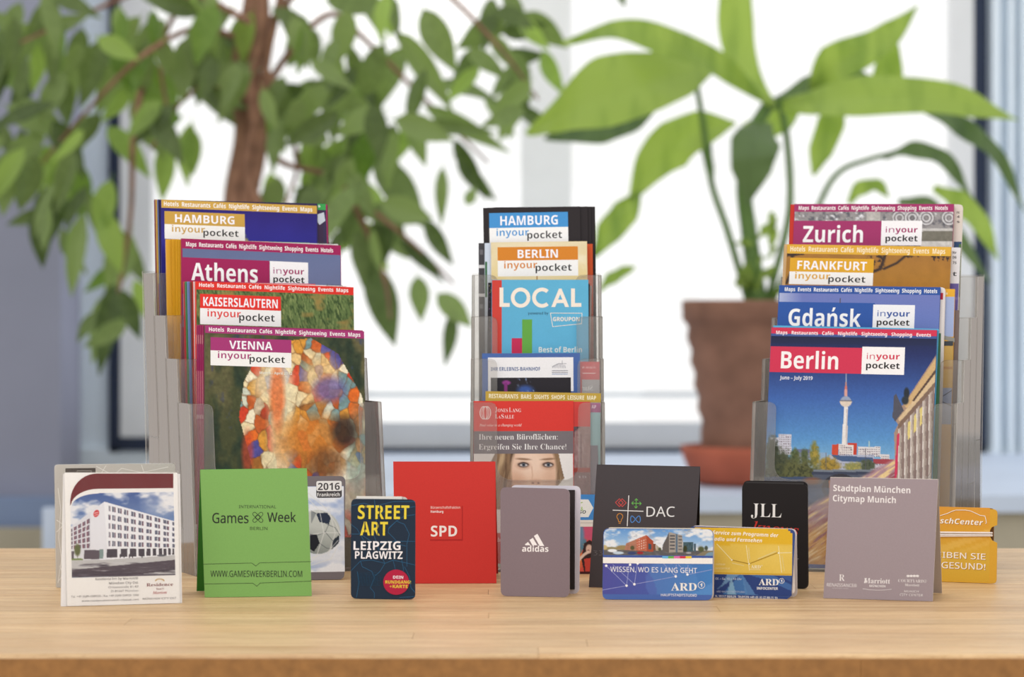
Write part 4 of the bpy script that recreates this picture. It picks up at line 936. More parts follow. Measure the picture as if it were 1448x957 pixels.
booklet(SR, 2, .012, (1128, 347), (1358, 350), (228, 226, 230), 'white and violet guide with small figures right of the FRANKFURT guide', art=art_mar)
def art_gd(A):
    A.pic(1102.3, 413.6, 1329.5, 480, lambda p: p.vgrad([(410, (112, 122, 184)), (470, (104, 124, 190))]).mix(np.clip((1135 - p.X) / 34, 0, 1) * .7 * (p.Y < 430), (206, 212, 228)), 3)
    header(A, (1102, 403), (1329.7, 406), 11, 'Maps  Events  Restaurants  Cafés  Nightlife  Sightseeing  Shopping  Hotels', (48, 84, 158), 1110, 1325.5, cap=.46)
    A.rect(1101, 426.5, 1235, 480, (48, 88, 164)); A.rect(1235, 430.5, 1292, 480, (244, 242, 244)); A.rect(1187.6, 421.5, 1188.6, 428.5, (90, 80, 80))
    A.t('Gdańsk', 1114.5, 1217, 460.4, 24, (248, 246, 246), 'H')
    A.t('in', 1240.6, 1252, 447, 8.2, (70, 100, 170), 'N'); A.t('your', 1253.5, 1286.5, 447.2, 8.2, (48, 84, 158), 'B'); A.t('pocket', 1239.6, 1286, 459.6, 8.4, (34, 30, 32), 'B')
booklet(SR, 1, .004, (1102, 403), (1329.7, 406), (50, 88, 164), 'blue Gdańsk guide with white lettering in the right rack', art=art_gd)
booklet(SR, 1, .0085, (1120, 405), (1336.5, 406), (234, 226, 222), 'thick white book with a red stripe near its rounded corner, right of the blue guide', art=lambda A: A.rect(1328, 414, 1333.5, 423.5, (186, 44, 62)), r=.004, thick=.0036, name='thick_booklet')
def art_yel(A):
    A.rect(1320, 419.5, 1352, 476, (164, 178, 216)); A.poly([(1334, 474), (1350, 478), (1350, 484), (1334, 480)], (150, 148, 140)); A.rect(1320, 482, 1352, 489, (70, 74, 80)); A.rect(1320, 489, 1350, 548, (206, 168, 96)); A.rect(1320, 518, 1350, 522, (190, 140, 80))
    A.rect(1320, 548, 1352, 600, (150, 160, 190)); A.line([(1330, 562), (1346, 552)], 1, (60, 60, 70)); A.line([(1328, 566), (1346, 574)], 1, (60, 60, 70)); A.t('s', 1336.6, 1340, 416.5, 3.6, (250, 240, 210), 'B')
booklet(SR, 1, .0130, (1130, 408), (1350, 408.5), (226, 170, 54), 'yellow topped guide with a pale sky picture right of the blue guide', art=art_yel)
booklet(SR, 1, .0164, (1140, 438), (1356, 438.5), (120, 104, 100), 'brown guide edge low at right behind the yellow topped guide', art=None)
def art_berlin(A):
    def f(p):
        X, Y = p.X, p.Y
        p.vgrad([(474, (36, 42, 74)), (500, (40, 50, 100)), (560, (64, 100, 170)), (620, (92, 148, 204)), (655, (132, 182, 216)), (665, (140, 180, 206))])
        w = (232, 228, 226)
        # television tower
        p.line([(1196.5, 528), (1196.3, 545)], .8, w); p.line([(1196.3, 541), (1196.2, 552)], 1.8, (214, 150, 130)); p.line([(1196.2, 547), (1196.2, 562)], 3.4, (208, 120, 110)); p.line([(1196, 552), (1196, 560)], 4.2, (214, 160, 150))
        p.ell(1196, 568, 8, 8, (150, 164, 190), .15); p.mix(p.polym([(1187, 567.5), (1205, 567.5), (1203, 572), (1196, 576), (1189, 572)]) * 1., (222, 206, 190)); p.line([(1188.5, 566.6), (1203.8, 566.6)], 1.4, (120, 110, 110))
        p.poly([(1193.6, 575), (1198.8, 575), (1198.2, 629), (1190.4, 629)], w); p.poly([(1196.6, 578), (1198.8, 578), (1198.2, 629), (1195.8, 629)], (206, 196, 194))
        # slab blocks
        def block(x0, y0, x1, y1, c, wc=(112, 96, 110), dy=3.2, dx=3.2):
            p.rect(x0, y0, x1, y1, c); m = ((X > x0 + 1) & (X < x1 - 1) & (Y > y0 + 1) & (Y < y1)) * (((Y - y0) % dy) < 1.3) * (((X - x0) % dx) < 2.1); p.mix(m * .8, wc)
        block(1101, 614, 1119, 643, (206, 206, 218)); block(1088, 618, 1101, 640, (196, 200, 214)); block(1186, 628, 1208, 645, (222, 216, 216)); p.rect(1176.5, 628, 1185.5, 643, (206, 78, 54)); p.rect(1199, 626.5, 1211.5, 646, (198, 68, 50)); block(1186.5, 629, 1207, 645.5, (226, 218, 216))
        block(1213, 631.5, 1245, 646, (222, 218, 220)); block(1245, 642, 1258, 650, (216, 212, 214)); p.line([(1229, 624), (1229, 632)], 1.4, (190, 210, 200)); p.rect(1125, 635, 1146, 648, (110, 120, 160)); p.rect(1120, 640, 1170, 664, (170, 176, 196), .5)
        block(1172, 643, 1236, 664, (176, 182, 204), (120, 120, 140), 6, 4); p.poly([(1176, 643), (1234, 647), (1236, 653), (1190, 652), (1180, 648)], (74, 96, 136)); block(1235, 650, 1265, 664, (196, 192, 204), (120, 110, 130), 6, 4); p.rect(1235, 649, 1265, 656, (166, 70, 80))
        # trees
        tre = lambda x, y, rx, ry, c, c2, sd: (p.mix(np.clip(1.6 - np.hypot((X - x) / rx, (Y - y) / ry) * 1.2 + (fbm(X, Y, 4, 4, sd) - .5) * 1.2, 0, 1) * 1.4, c), p.mix(np.clip(1.25 - np.hypot((X - x) / rx, (Y - y) / ry), 0, 1) * (fbm(X, Y, 2.6, 2.6, sd + 1) - .45) * 5, c2))
        tre(1152, 645, 6, 19, (126, 122, 60), (170, 150, 70), 3); tre(1138, 645, 5, 11, (86, 98, 66), (60, 74, 52), 5); tre(1124, 647, 6, 12, (92, 104, 66), (64, 78, 50), 6); tre(1172, 658, 14, 10, (170, 142, 62), (120, 104, 54), 7)
        tre(1100, 664, 22, 26, (78, 84, 62), (52, 58, 46), 8); tre(1130, 668, 26, 20, (98, 100, 62), (64, 68, 46), 9); tre(1208, 660, 12, 6, (140, 140, 84), (170, 160, 90), 11); tre(1226, 658, 10, 8, (84, 92, 74), (60, 70, 54), 12); tre(1092, 640, 8, 20, (70, 76, 60), (54, 60, 46), 14)
        p.line([(1168, 640), (1168, 668)], .8, (90, 90, 100)); p.line([(1224, 634), (1224, 668)], .8, (90, 90, 100))
        # river, bridge
        m = Y > 674; p.mix(m * 1., (70, 84, 112)); p.rect(1150, 664, 1290, 667, (120, 128, 140)); p.rect(1148, 667, 1290, 671, (64, 70, 90)); p.rect(1150, 671, 1290, 684, (86, 92, 108)); d = np.hypot((X - 1188) / 26, (Y - 690) / 20); p.mix((d < 1) & (Y > 668), (60, 58, 66)); p.mix((d < .8) & (Y > 676) & (X > 1172), (176, 110, 70))
        p.ell(1236, 673.5, 1.8, 1.6, (250, 236, 190), .5); p.ell(1240.5, 673.5, 1.8, 1.6, (250, 236, 190), .5); p.ell(1148, 680, 12, 5, (150, 96, 66), .8, 0, .8)
        m = Y > 690; p.mix(m * (fbm(X, Y, 6, 3, 4)), (96, 116, 150))
        # long exposure traffic streaks in the foreground of the printed photograph
        s_ = (Y - 712) + (X - 1145) * .55
        m = np.clip(s_ / 6, 0, 1); st_ = fbm(X * .8 - Y * .35 + 300, Y * .8 + X * .55, 26, 3.4, 17, 3)
        a = np.array((206, 150, 60.)); b = np.array((150, 80, 84.)); c = np.array((236, 206, 150.))
        mixc = a * np.clip((Y - 735) / 20, 0, 1)[..., None] + np.array((176, 140, 150.)) * (1 - np.clip((Y - 735) / 20, 0, 1)[..., None])
        p.C = p.C * (1 - m[..., None]) + mixc * m[..., None]; p.mix(m * (st_ - .55) * 6, c); p.mix(m * (.42 - st_) * 6, b); p.mix(np.clip((Y - 785) / 40, 0, 1) * .7, (96, 56, 44))
        # columned facade on the right
        g1 = [(1325, 500), (1284, 562), (1268, 585), (1264, 592), (1270, 600), (1264, 612), (1268, 700), (1268, 820), (1345, 820), (1345, 480)]
        p.poly(g1, (170, 142, 124)); Mk = p.polym(g1); p.poly([(1330, 496), (1278, 573), (1284, 578), (1330, 520)], (206, 172, 124)); p.poly([(1330, 520), (1270, 592), (1272, 596), (1330, 536)], (214, 188, 150)); p.poly([(1330, 512), (1290, 566), (1292, 568), (1330, 518)], (90, 70, 64))
        top = 602 - (X - 1268) * 1.15
        colm = Mk & (Y > top) & (X > 1270); ph = (X - 1270) % 8.6
        p.mix(colm * 1., (140, 120, 114)); p.mix(colm * (ph < 5.2), (188, 174, 164)); p.mix(colm * (ph < 1.4), (222, 214, 208)); p.mix(colm * (ph > 3.6) * (ph < 4.8), (150, 136, 130)); p.mix(colm * ((Y - top) < 8), (130, 106, 92)); p.mix(colm * (ph > 5) * (np.abs(Y - top - 26) < 12) * (X > 1283) * (X < 1304), (226, 206, 130))
        p.poly([(1264, 560), (1267, 556), (1278, 580), (1266, 596), (1262, 590)], (84, 84, 96)); p.ell(1282, 556, 4, 8, (44, 50, 58), .4); p.ell(1280, 566, 5, 6, (50, 56, 62), .4); p.poly([(1268.5, 614), (1272, 612), (1268, 676), (1264.5, 676)], (206, 60, 96))
        p.grain(.05, 2); return p
    A.pic(1080, 474.6, 1334, 805, f, 1.0)
    A.rect(1090.4, 462.8, 1324.6, 475.3, (208, 54, 84)); A.t('Maps   Restaurants   Cafés   Nightlife   Sightseeing   Shopping   Events', 1097.5, 1316.5, 472.4, 5.0, (248, 238, 240), 'H')
    A.pic(1090.2, 475.3, 1324.6, 489, lambda p: p.vgrad([(475, (34, 38, 66)), (489, (38, 46, 84))]), 6)
    A.rect(1089.5, 489.5, 1219.5, 528.5, (208, 54, 84)); A.rect(1219.5, 490, 1278.3, 530, (246, 243, 243))
    A.t('Berlin', 1104, 1185, 520.6, 24, (248, 242, 242), 'H')
    A.t('in', 1225.6, 1237, 507.6, 8.4, (208, 90, 110), 'N'); A.t('your', 1238.6, 1272.3, 507.6, 8.4, (208, 44, 76), 'B'); A.t('pocket', 1224.6, 1272.2, 520.6, 8.6, (34, 30, 32), 'B')
    A.t('June – July 2019', 1102.8, 1149, 536.2, 5.2, (232, 232, 240), 'B')
booklet(SR, 0, .0042, (1091, 462.6), (1325, 466.5), (70, 90, 150), 'guide with red Berlin title over a tower and river photograph, lowest of the right rack', art=art_berlin)
booklet(SR, 0, .0078, (1094, 460), (1327, 465), (92, 176, 214), 'sky blue guide edge just above the red titled tower guide', None, None)
booklet(SR, 0, .011, (1098, 470), (1330, 471), (60, 100, 70), 'dark green guide edge at right behind the red titled tower guide', None, None)
# ================================================================== CARDS AND FOLDED MAPS STANDING ON THE TABLE
def standing(tl, tr, br, bl, lean):
    """plane of an upright panel whose lower corners stand on the table; returns plane, outline points"""
    a = ground(*bl); b = ground(*br); yaw = math.degrees(math.atan2(b[1] - a[1], b[0] - a[0]))
    pl = Plane((a + b) / 2, yaw, lean)
    A = pl.hit(*tl); B = pl.hit(*tr); x = B - A
    q = Plane((a + b) / 2, yaw, lean); q.X = q.R; q.Y = np.cross(q.N, q.X); q.P0 = A
    f = lambda P: (float(np.dot(P - q.P0, q.X)), float(np.dot(P - q.P0, q.Y)))
    lift = .0003 / math.cos(math.radians(lean))
    p = [f(A), f(B), (f(pl.hit(*br))[0], f(b)[1] + lift), (f(pl.hit(*bl))[0], f(a)[1] + lift)]
    return q, p, yaw, (a + b) / 2
def card(root, name, pl, poly, r, th, front, side=None, back=None, art=None, mat=None):
    mb = MB(); slab(mb, pl, rounded(poly, r), th, front, side, back)
    if art: art(Art(mb, pl))
    return mb.build(name, mat or M_MATTE, root)
def quad3(root, name, P, th, front, side=None, back=None, mat=None, r=0):
    """P: TL TR BR BL in space; thickness goes backwards"""
    P = [np.array(p, float) for p in P]; n = np.cross(P[1] - P[0], P[3] - P[0]); n = n / np.linalg.norm(n)
    if n[1] > 0: n = -n
    mb = MB(); Q = [p - n * th for p in P]; side = side or front; back = back or front
    mb.add(P, [(3, 2, 1, 0)], front); mb.add(Q, [(0, 1, 2, 3)], back)
    mb.add(P + Q, [(i, (i + 1) % 4, 4 + (i + 1) % 4, 4 + i) for i in range(4)], side)
    return mb.build(name, mat or M_MATTE, root)
def G0(px, py): p = ground(px, py); p[2] = TZ + .0004; return p

# --- hotel map in a clear sleeve
pl, po, yw, c = standing((91, 668), (251, 668), (254.5, 853), (95, 857.5), 7)
o = empty('folded_city_map', (c[0], c[1], TZ), 'white hotel map with a maroon swoosh and a photo of a long white building', 'folded map')
def art_res(A):
    A.z = (60, 640, 4.16); W_ = (244, 241, 240); mar = (112, 30, 38)
    sw = [(770, 122), (320, 122)] + [(320 - 157 * math.sin(t), 290 - 168 * math.cos(t)) for t in np.linspace(0.1, 1.5, 9)] + [(162, 312)] + [(330 - 164 * math.sin(t), 318 - 106 * math.cos(t)) for t in np.linspace(1.45, 0.0, 9)] + [(770, 208)]
    A.poly(sw, mar)
    def f(p):
        X = (p.X - 60) * 4.16; Y = (p.Y - 640) * 4.16; q = Pic(X, Y)
        q.vgrad([(240, (70, 96, 158)), (420, (120, 146, 190)), (560, (170, 184, 206))]); q.mix(np.clip((fbm(X, Y, 150, 80, 12, 4) - .52) * 6, 0, 1), (232, 232, 238)); q.mix(np.clip(1.3 - np.hypot((X - 690) / 100, (Y - 300) / 70), 0, 1) * fbm(X, Y, 60, 40, 3) * 1.4, (240, 238, 240))
        q.rect(150, 600, 790, 730, (196, 194, 196)); q.poly([(160, 690), (790, 628), (790, 690), (500, 722), (160, 725)], (84, 72, 84)); q.mix((Y > 645) * (fbm(X, Y, 90, 9, 5) - .5) * 3, (60, 50, 64)); q.mix((Y > 645) * (fbm(X, Y, 120, 7, 8) - .6) * 5, (206, 204, 208)); q.rect(150, 712, 790, 730, (66, 54, 70), .7)
        q.poly([(160, 630), (160, 440), (363, 288), (385, 292), (385, 628), (363, 630)], (222, 222, 230)); q.poly([(285, 628), (285, 350), (363, 288), (385, 628)], (230, 230, 238)); q.poly([(385, 628), (363, 288), (780, 404), (780, 602)], (240, 240, 246))
        # window grid following the building's perspective
        t = (X - 385) / 395.; yt = 300 + 104 * t; yb = 560 + 4 * t; v = (Y - yt) / (yb - yt); u = np.power(np.clip(t, 0, 1), .78) * 9.4
        m = (t > 0.01) & (v > .03) & (v < .97) & ((u % 1) < .72) & ((u % 1) > .1) & (((v * 5) % 1) > .18) & (((v * 5) % 1) < .8); q.mix(m * .9, (84, 86, 110)); q.mix((m & ((u * 2 % 1) > .82)) * .8, (238, 236, 240)); q.mix((m & ((u % 1) > .6)) * .7, (140, 74, 88))
        t2 = (285 - X) / 125.; yt = 372 + 76 * t2; yb = 560 + 6 * t2; v = (Y - yt) / (yb - yt); u = t2 * 5; m = (t2 > 0) & (t2 < 1) & (v > 0) & (v < 1) & ((u % 1) > .3) & (((v * 5) % 1) > .25); q.mix(m * .85, (104, 84, 104)); q.mix((m & ((u % 1) > .7)) * .6, (150, 84, 96))
        for x0, x1, y0 in ((378, 440, 566), (460, 500, 565), (515, 552, 564), (565, 600, 564), (612, 636, 564), (648, 670, 563), (684, 704, 563), (712, 730, 563), (740, 755, 562), (764, 776, 562)): q.rect(x0, y0, x1, 616 - (x0 - 378) * .04, (70, 62, 74))
        q.rect(245, 572, 335, 626, (92, 80, 92)); q.rect(335, 568, 358, 624, (130, 150, 150)); q.rect(165, 580, 186, 622, (100, 90, 100)); q.ell(206, 572, 18, 34, (96, 104, 60), .5); q.line([(206, 590), (207, 626)], 3, (80, 70, 50)); q.rect(165, 622, 240, 632, (120, 140, 80))
        for x in (402, 458, 480, 512, 530, 586): q.ell(x, 607, 4, 12, (60, 50, 60), .4)
        q.ell(700, 604, 26, 6, (90, 90, 100), .4); q.ell(317, 357, 16, 22, (206, 50, 56), .15, 25); q.line([(306, 356), (328, 350)], 4, (240, 200, 200)); q.line([(306, 368), (328, 362)], 3, (240, 200, 200)); p.C = q.C; return p
    A.pic(164, 240, 782, 720, f, .62)
    # curved white corner over the picture
    A.poly([(160, 236), (330, 236)] + [(330 - 160 * math.sin(t), 318 - 78 * math.cos(t)) for t in np.linspace(0.0, 1.5, 9)] + [(160, 330)], W_)
    A.poly(sw, mar)
    g = (92, 84, 88); st = 'N'
    A.t('Residence Inn by Marriott®', 312, 563, 750, 13, g, 'M'); A.t('München City Ost', 392, 563, 774, 13, g, 'M'); A.t('Orleansstraße 81-83', 387, 564, 797, 12, (112, 104, 108), 'R'); A.t('D-81667 München', 404, 565, 820, 12, (112, 104, 108), 'R')
    A.t('Tel. +49 (0)89-5589250 / Fax +49 (0)89-558925 1000', 168, 566, 853, 12, (112, 104, 108), 'R'); A.t('www.residenceinnmunich-cityeast.com', 230, 566, 877, 12, (112, 104, 108), 'R')
    A.t('Residence', 612, 768, 786, 18, (128, 44, 52), 'S'); A.t('Inn®', 670, 716, 806, 11, (128, 44, 52), 's'); A.t('Marriott', 648, 733, 831, 16, (176, 40, 48), 'I'); A.t('MÜNCHEN CITY OST', 590, 788, 865, 11, (100, 92, 96), 'N')
    for k in range(7): t = math.radians(150 - 20 * k); A.poly([(690 + 28 * math.cos(t) - 4, 760 - 18 * math.sin(t)), (690 + 28 * math.cos(t), 754 - 18 * math.sin(t)), (690 + 28 * math.cos(t) + 4, 760 - 18 * math.sin(t)), (690 + 28 * math.cos(t), 766 - 18 * math.sin(t))], (200, 160, 80))
card(o, 'front_cover', pl, po, [.001] * 4, .0008, (244, 241, 240), (214, 212, 212), art=art_res, mat=M_PRINT)
pb = pl.back(.0016)
mb = MB(); slab(mb, pb, [(po[0][0] - .0005, po[0][1] - .001), (po[1][0] + .0022, po[1][1] - .001), (po[2][0] + .002, po[2][1]), (po[3][0] - .0045, po[3][1])], .0022, (232, 230, 230)); mb.build('folded_sheet', M_MATTE, o)
mb = MB(); slab(mb, pl.back(-.0006), [(-.0002, -.0004 + .0008), (po[1][0] + .0004, .0004), (po[2][0] + .0008, po[2][1]), (po[3][0] - .0006, po[3][1])], .0003, (220, 220, 220)); mb.build('sleeve', M_SLV, o)
pl2, po2, _, _ = standing((77, 657), (247.5, 655), (244, 827.5), (79.5, 831), -4)
def art_map(A):
    A.rect(92.5, 662, 135, 690, (84, 78, 76)); A.line([(109, 675), (109, 665.5), (129, 665.5), (129, 675)], .6, (190, 188, 186))
    L_ = (240, 239, 238)
    for pts in [[(136, 659), (160, 672), (172, 662), (200, 668), (238, 660)], [(82, 690), (86, 720), (83, 760), (87, 790), (82, 824)], [(80, 735), (90, 742), (80, 752)], [(200, 657), (206, 675)], [(84, 800), (90, 812), (82, 822)], [(150, 658), (140, 674)]]: A.line(pts, 1.0, L_)
card(o, 'back_cover', pl2, po2, [.003, .003, .001, .001], .0012, (206, 203, 200), (226, 224, 222), art=art_map)
mb = MB(); slab(mb, pl2.back(-.0010), rounded([(po2[0][0] - .0008, .0008), (po2[1][0] + .0008, .0008), (po2[2][0] + .0008, po2[2][1]), (po2[3][0] - .0008, po2[3][1])], [.003, .003, .001, .001]), .0005, (220, 220, 220), medge=1); mb.build('sleeve', [M_SLV, M_ACE], o)

# --- green games week map (a tent of two covers around the folded sheet)
def tent(name, cat, label, tl, tr, br, bl, lean, bbl, front, backc, art, sheet=(214, 200, 214), th=.0007, side=None, bbr=None, sh=.18, inner=None):
    pl, po, yw, c = standing(tl, tr, br, bl, lean)
    o = empty(name, (c[0], c[1], TZ), label, cat)
    card(o, 'front_cover', pl, po, 0, th, front, side or front, back=(220, 216, 216), art=art)
    TL, TR = pl.w(*po[0], -th), pl.w(*po[1], -th); FL, FR = pl.w(*po[3], 0), pl.w(*po[2], 0)
    if bbl: BL = G0(*bbl); BR = BL + (FR - FL)
    else: BR = G0(*bbr); BL = BR + (FL - FR)
    quad3(o, 'back_cover', [TL, TR, BR, BL], th, inner or backc, backc, backc)
    # folded sheet between them
    e = (TR - TL) / np.linalg.norm(TR - TL) * .002
    quad3(o, 'folded_sheet', [TL + e - pl.N * .0012 - pl.Y * .006, TR - e - pl.N * .0012 - pl.Y * .006, FR * (1 - sh) + BR * sh - e + np.array([0, 0, .003]), FL * (1 - sh) + BL * sh + e + np.array([0, 0, .003])], .0012, sheet)
    return o
INK = (44, 46, 42)
def art_games(A):
    A.z = (260, 640, 4.35)
    A.t('INTERNATIONAL', 338, 568, 341, 19, INK, 'N', -.012); A.t('Games', 175, 398, 432, 62, INK, 'M', -.013); A.t('Week', 513, 690, 425, 58, INK, 'M', -.013); A.t('BERLIN', 407, 514, 475, 19, INK, 'N', -.012)
    for cx, cy in ((440, 383), (468, 411)): pass
    for (x0, y0, x1, y1) in ((430, 402, 462, 370), (448, 424, 480, 392), (432, 380, 464, 412), (450, 372 + 8, 478, 412 - 4)): pass
    for ang, cx, cy in ((45, 446, 406), (45, 464, 388), (-45, 446, 388), (-45, 464, 406)):
        ca, sa = math.cos(math.radians(ang)), math.sin(math.radians(ang)); P = []
        for t in np.linspace(-90, 90, 9): P.append((16 + 11 * math.cos(math.radians(t)), 11 * math.sin(math.radians(t))))
        for t in np.linspace(90, 270, 9): P.append((-16 + 11 * math.cos(math.radians(t)), 11 * math.sin(math.radians(t))))
        A.line([(cx + x * ca - y * sa, cy - x * sa - y * ca) for x, y in P], 3.2, INK, True)
    A.line([(119, 685), (417, 678), (443, 697), (466, 677), (784, 669)], 2.4, INK); A.line([(126, 807), (424, 802), (449, 821), (470, 801), (788, 789)], 2.4, INK)
    A.t('WWW.GAMESWEEKBERLIN.COM', 164, 728, 763, 38, INK, 'N', -.013)
tent('folded_city_map', 'folded map', 'bright green folded map with thin black lettering and a web address, standing as a tent', (283, 664), (434, 662), (441, 843), (289.5, 845), 8, (278, 836.5), (126, 172, 94), (60, 130, 50), art_games)
# --- football planner
pl, po, yw, c = standing((394, 673), (488.5, 673), (487, 819.5), (395, 821), 6)
o = empty('pocket_planner', (c[0], c[1], TZ), 'grey edged 2016 Frankreich football card half hidden behind the green map', 'card')
def art_ball(A):
    def f(p):
        X, Y = p.X, p.Y; p.vgrad([(688, (150, 172, 218)), (740, (186, 200, 228)), (790, (222, 226, 236)), (808, (150, 170, 214))]); p.clouds(688, 810, 40, 5, (236, 238, 246), .5)
        p.ell(449, 752, 32, 31, (196, 200, 196), .06); p.mix(np.clip(1 - np.hypot((X - 449) / 32, (Y - 752) / 31), 0, .001) * 0, (0, 0, 0)); p.mix((np.hypot(X - 449, Y - 752) < 31) * np.clip((Y - X * .2 - 655) / 60, 0, 1) * .75, (74, 84, 84))
        p.poly([(447, 726), (462, 724), (468, 732), (465, 741), (452, 738)], (44, 54, 74)); p.poly([(438, 754), (448, 756), (452, 768), (444, 780), (438, 776)], (34, 36, 44)); p.poly([(470, 764), (480, 756), (479, 768), (470, 776)], (40, 48, 60)); p.poly([(440, 740), (447, 726), (440, 722)], (60, 66, 80), .4)
        for l in ([(462, 741), (474, 746), (481, 757)], [(447, 726), (440, 722)], [(465, 741), (460, 752), (448, 757)], [(460, 752), (470, 764)], [(452, 768), (462, 775), (470, 776)]): p.line(l, .7, (90, 96, 100))
        n = (226, 226, 226)
        for l in ([(436, 697), (460, 718), (474, 738), (481, 754)], [(436, 705), (452, 722), (458, 754), (448, 785), (438, 797)], [(436, 756), (458, 753), (481, 753)], [(438, 722), (466, 725)], [(436, 790), (462, 782), (478, 764)], [(440, 799), (468, 790), (480, 768)], [(466, 722), (474, 754), (464, 785)]): p.line(l, 1.0, n, .85)
        return p
    A.pic(395.5, 688, 487.6, 808, f, 1.0)
    A.rect(447, 680, 483.5, 703.5, (76, 72, 76), 4); A.rect(447.2, 680, 483.3, 694, (236, 234, 234), 3); A.t('2016', 449.5, 480.5, 692.8, 10, (70, 66, 70), 'B'); A.t('Frankreich', 448.6, 480.6, 701.8, 5.0, (236, 234, 234), 'B')
card(o, 'front_cover', pl, po, [.005, .005, .005, .005], .0008, (120, 112, 116), art=art_ball, mat=M_PRINT)
card(o, 'folded_sheet', pl.back(.0012), [(.003, -.003), (po[1][0] - .003, -.003), (po[2][0] - .003, po[2][1] + .002), (po[3][0] + .003, po[3][1] + .002)], 0, .002, (232, 232, 234))
card(o, 'back_cover', pl.back(.0036), po, [.005] * 4, .0008, (150, 144, 148))

# --- street art card
pl, po, yw, c = standing((496.5, 705), (587.5, 706), (587, 848), (496, 846.5), 4)
o = empty('pocket_planner', (c[0], c[1], TZ), 'dark blue rounded STREET ART card with yellow title', 'card')
def art_street(A):
    A.z = (480, 640, 4.35); b = (44, 92, 128); b2 = (34, 70, 98)
    for pts in [[(72, 325), (150, 310), (215, 330), (330, 300), (466, 300)], [(215, 290), (230, 400), (210, 500), (250, 620), (280, 680)], [(466, 380), (400, 390), (350, 420), (305, 460), (300, 490), (340, 530), (360, 560), (410, 575)], [(300, 470), (350, 420), (400, 440), (430, 500), (415, 560), (415, 700)], [(250, 560), (340, 545), (466, 545)], [(72, 725), (130, 665), (200, 660), (280, 680), (330, 660), (466, 690)],
                [(130, 665), (140, 700), (200, 730), (215, 770), (190, 830), (215, 860), (215, 895)], [(280, 680), (250, 730), (215, 760)], [(110, 730), (120, 800), (105, 890)], [(72, 500), (130, 500), (190, 540), (180, 600)], [(330, 660), (345, 720)], [(400, 700), (430, 760), (440, 830), (466, 860)], [(370, 890), (466, 884)], [(72, 440), (110, 470), (150, 540)], [(230, 400), (300, 340), (380, 350), (466, 330)], [(380, 640), (395, 720), (380, 760)]]: A.line(pts, 3, b)
    for k in range(9): A.line([(115 + k * 17, 745 + (k % 3) * 9), (125 + k * 16, 800 + (k % 2) * 14)], 1.6, b2); A.line([(112, 742 + k * 9), (230 + (k % 3) * 10, 736 + k * 10)], 1.6, b2)
    y = (228, 206, 66); w = (240, 236, 240)
    A.t('STREET', 113, 430, 407, 84, y, 'H', .008); A.t('ART', 128, 298, 508, 84, y, 'H', .006); A.t('LEIPZIG', 87, 376, 597, 53, w, 'H', .008); A.t('PLAGWITZ', 96, 389, 651, 46, w, 'B', .008)
    for x, yy in ((165, 322), (245, 322), (330, 322), (155, 425), (235, 425)): A.rect(x, yy, x + 4, yy + 86, (36, 50, 68))
    A.ell(350, 796, 79, 79, (178, 34, 66)); A.t('DEIN', 331, 393, 774, 18, w, 'H'); A.t('RUNDGANG!', 283, 441, 804, 19, y, 'H', .01); A.t('+KARTE', 309, 421, 831, 19, y, 'H', .01)
card(o, 'front_cover', pl, po, [.0045] * 4, .0009, (34, 48, 66), (80, 84, 92), art=art_street)
card(o, 'folded_sheet', pl.back(.0016), rounded([(.004, .0022), (po[1][0] * .78, .0022), (po[1][0] * .78, po[2][1] + .003), (.004, po[3][1] + .003)], 0), 0, .002, (226, 222, 216))
card(o, 'back_cover', pl.back(.0044), rounded([(.001, .001), (po[1][0] * .86, .002), (po[1][0] * .9, po[2][1]), (.001, po[3][1])], [.004] * 4), 0, .0009, (214, 208, 200))
# --- SPD
def art_spd(A):
    A.z = (480, 640, 4.35); w = (244, 232, 228)
    A.rect(557, 328, 759, 541, (176, 40, 38)); A.rect(557, 326, 753, 532, (206, 56, 50))
    A.t('Bürgerschaftsfraktion', 561, 743, 344, 15, (240, 206, 198), 'M'); A.t('Hamburg', 561, 639, 369, 15, w, 'B'); A.t('SPD', 562, 724, 515, 66, w, 'H')
tent('folded_city_map', 'folded map', 'plain red folded map with three bold white capital letters, standing as a tent', (556, 653), (700.5, 653), (702, 825), (558.5, 825.5), 7, (566, 812), (206, 56, 50), (176, 46, 44), art_spd)
# --- three stripe card
pl, po, yw, c = standing((707.5, 688.5), (805.5, 691), (805.3, 844.8), (708, 843), 5)
o = empty('pocket_planner', (c[0], c[1], TZ), 'mauve rounded card with a white three stripe emblem, pale back card showing at right', 'card')
def art_adi(A):
    A.z = (690, 660, 4.785); w = (244, 238, 238)
    A.poly([(250, 524), (271, 508), (288, 530), (255, 530)], w); A.poly([(281, 494), (304, 480), (334, 530), (301, 530)], w); A.poly([(311, 467), (335, 453), (381, 535), (350, 535)], w)
    A.t('adidas', 231, 409, 573, 40, w, 'H', .005)
card(o, 'front_cover', pl, po, [.005] * 4, .0009, (132, 116, 122), (196, 186, 188), art=art_adi)
p2, q2, _, _ = standing((722, 685.5), (821, 687), (819, 840), (722, 838), 2)
card(o, 'back_cover', p2, q2, [.005] * 4, .0009, (222, 216, 226), (232, 228, 234))
card(o, 'folded_sheet', p2.back(-.0028), [p2.loc(724, 692), p2.loc(813.3, 692.5), p2.loc(813, 833), p2.loc(724, 832)], 0, .0022, (52, 46, 46))
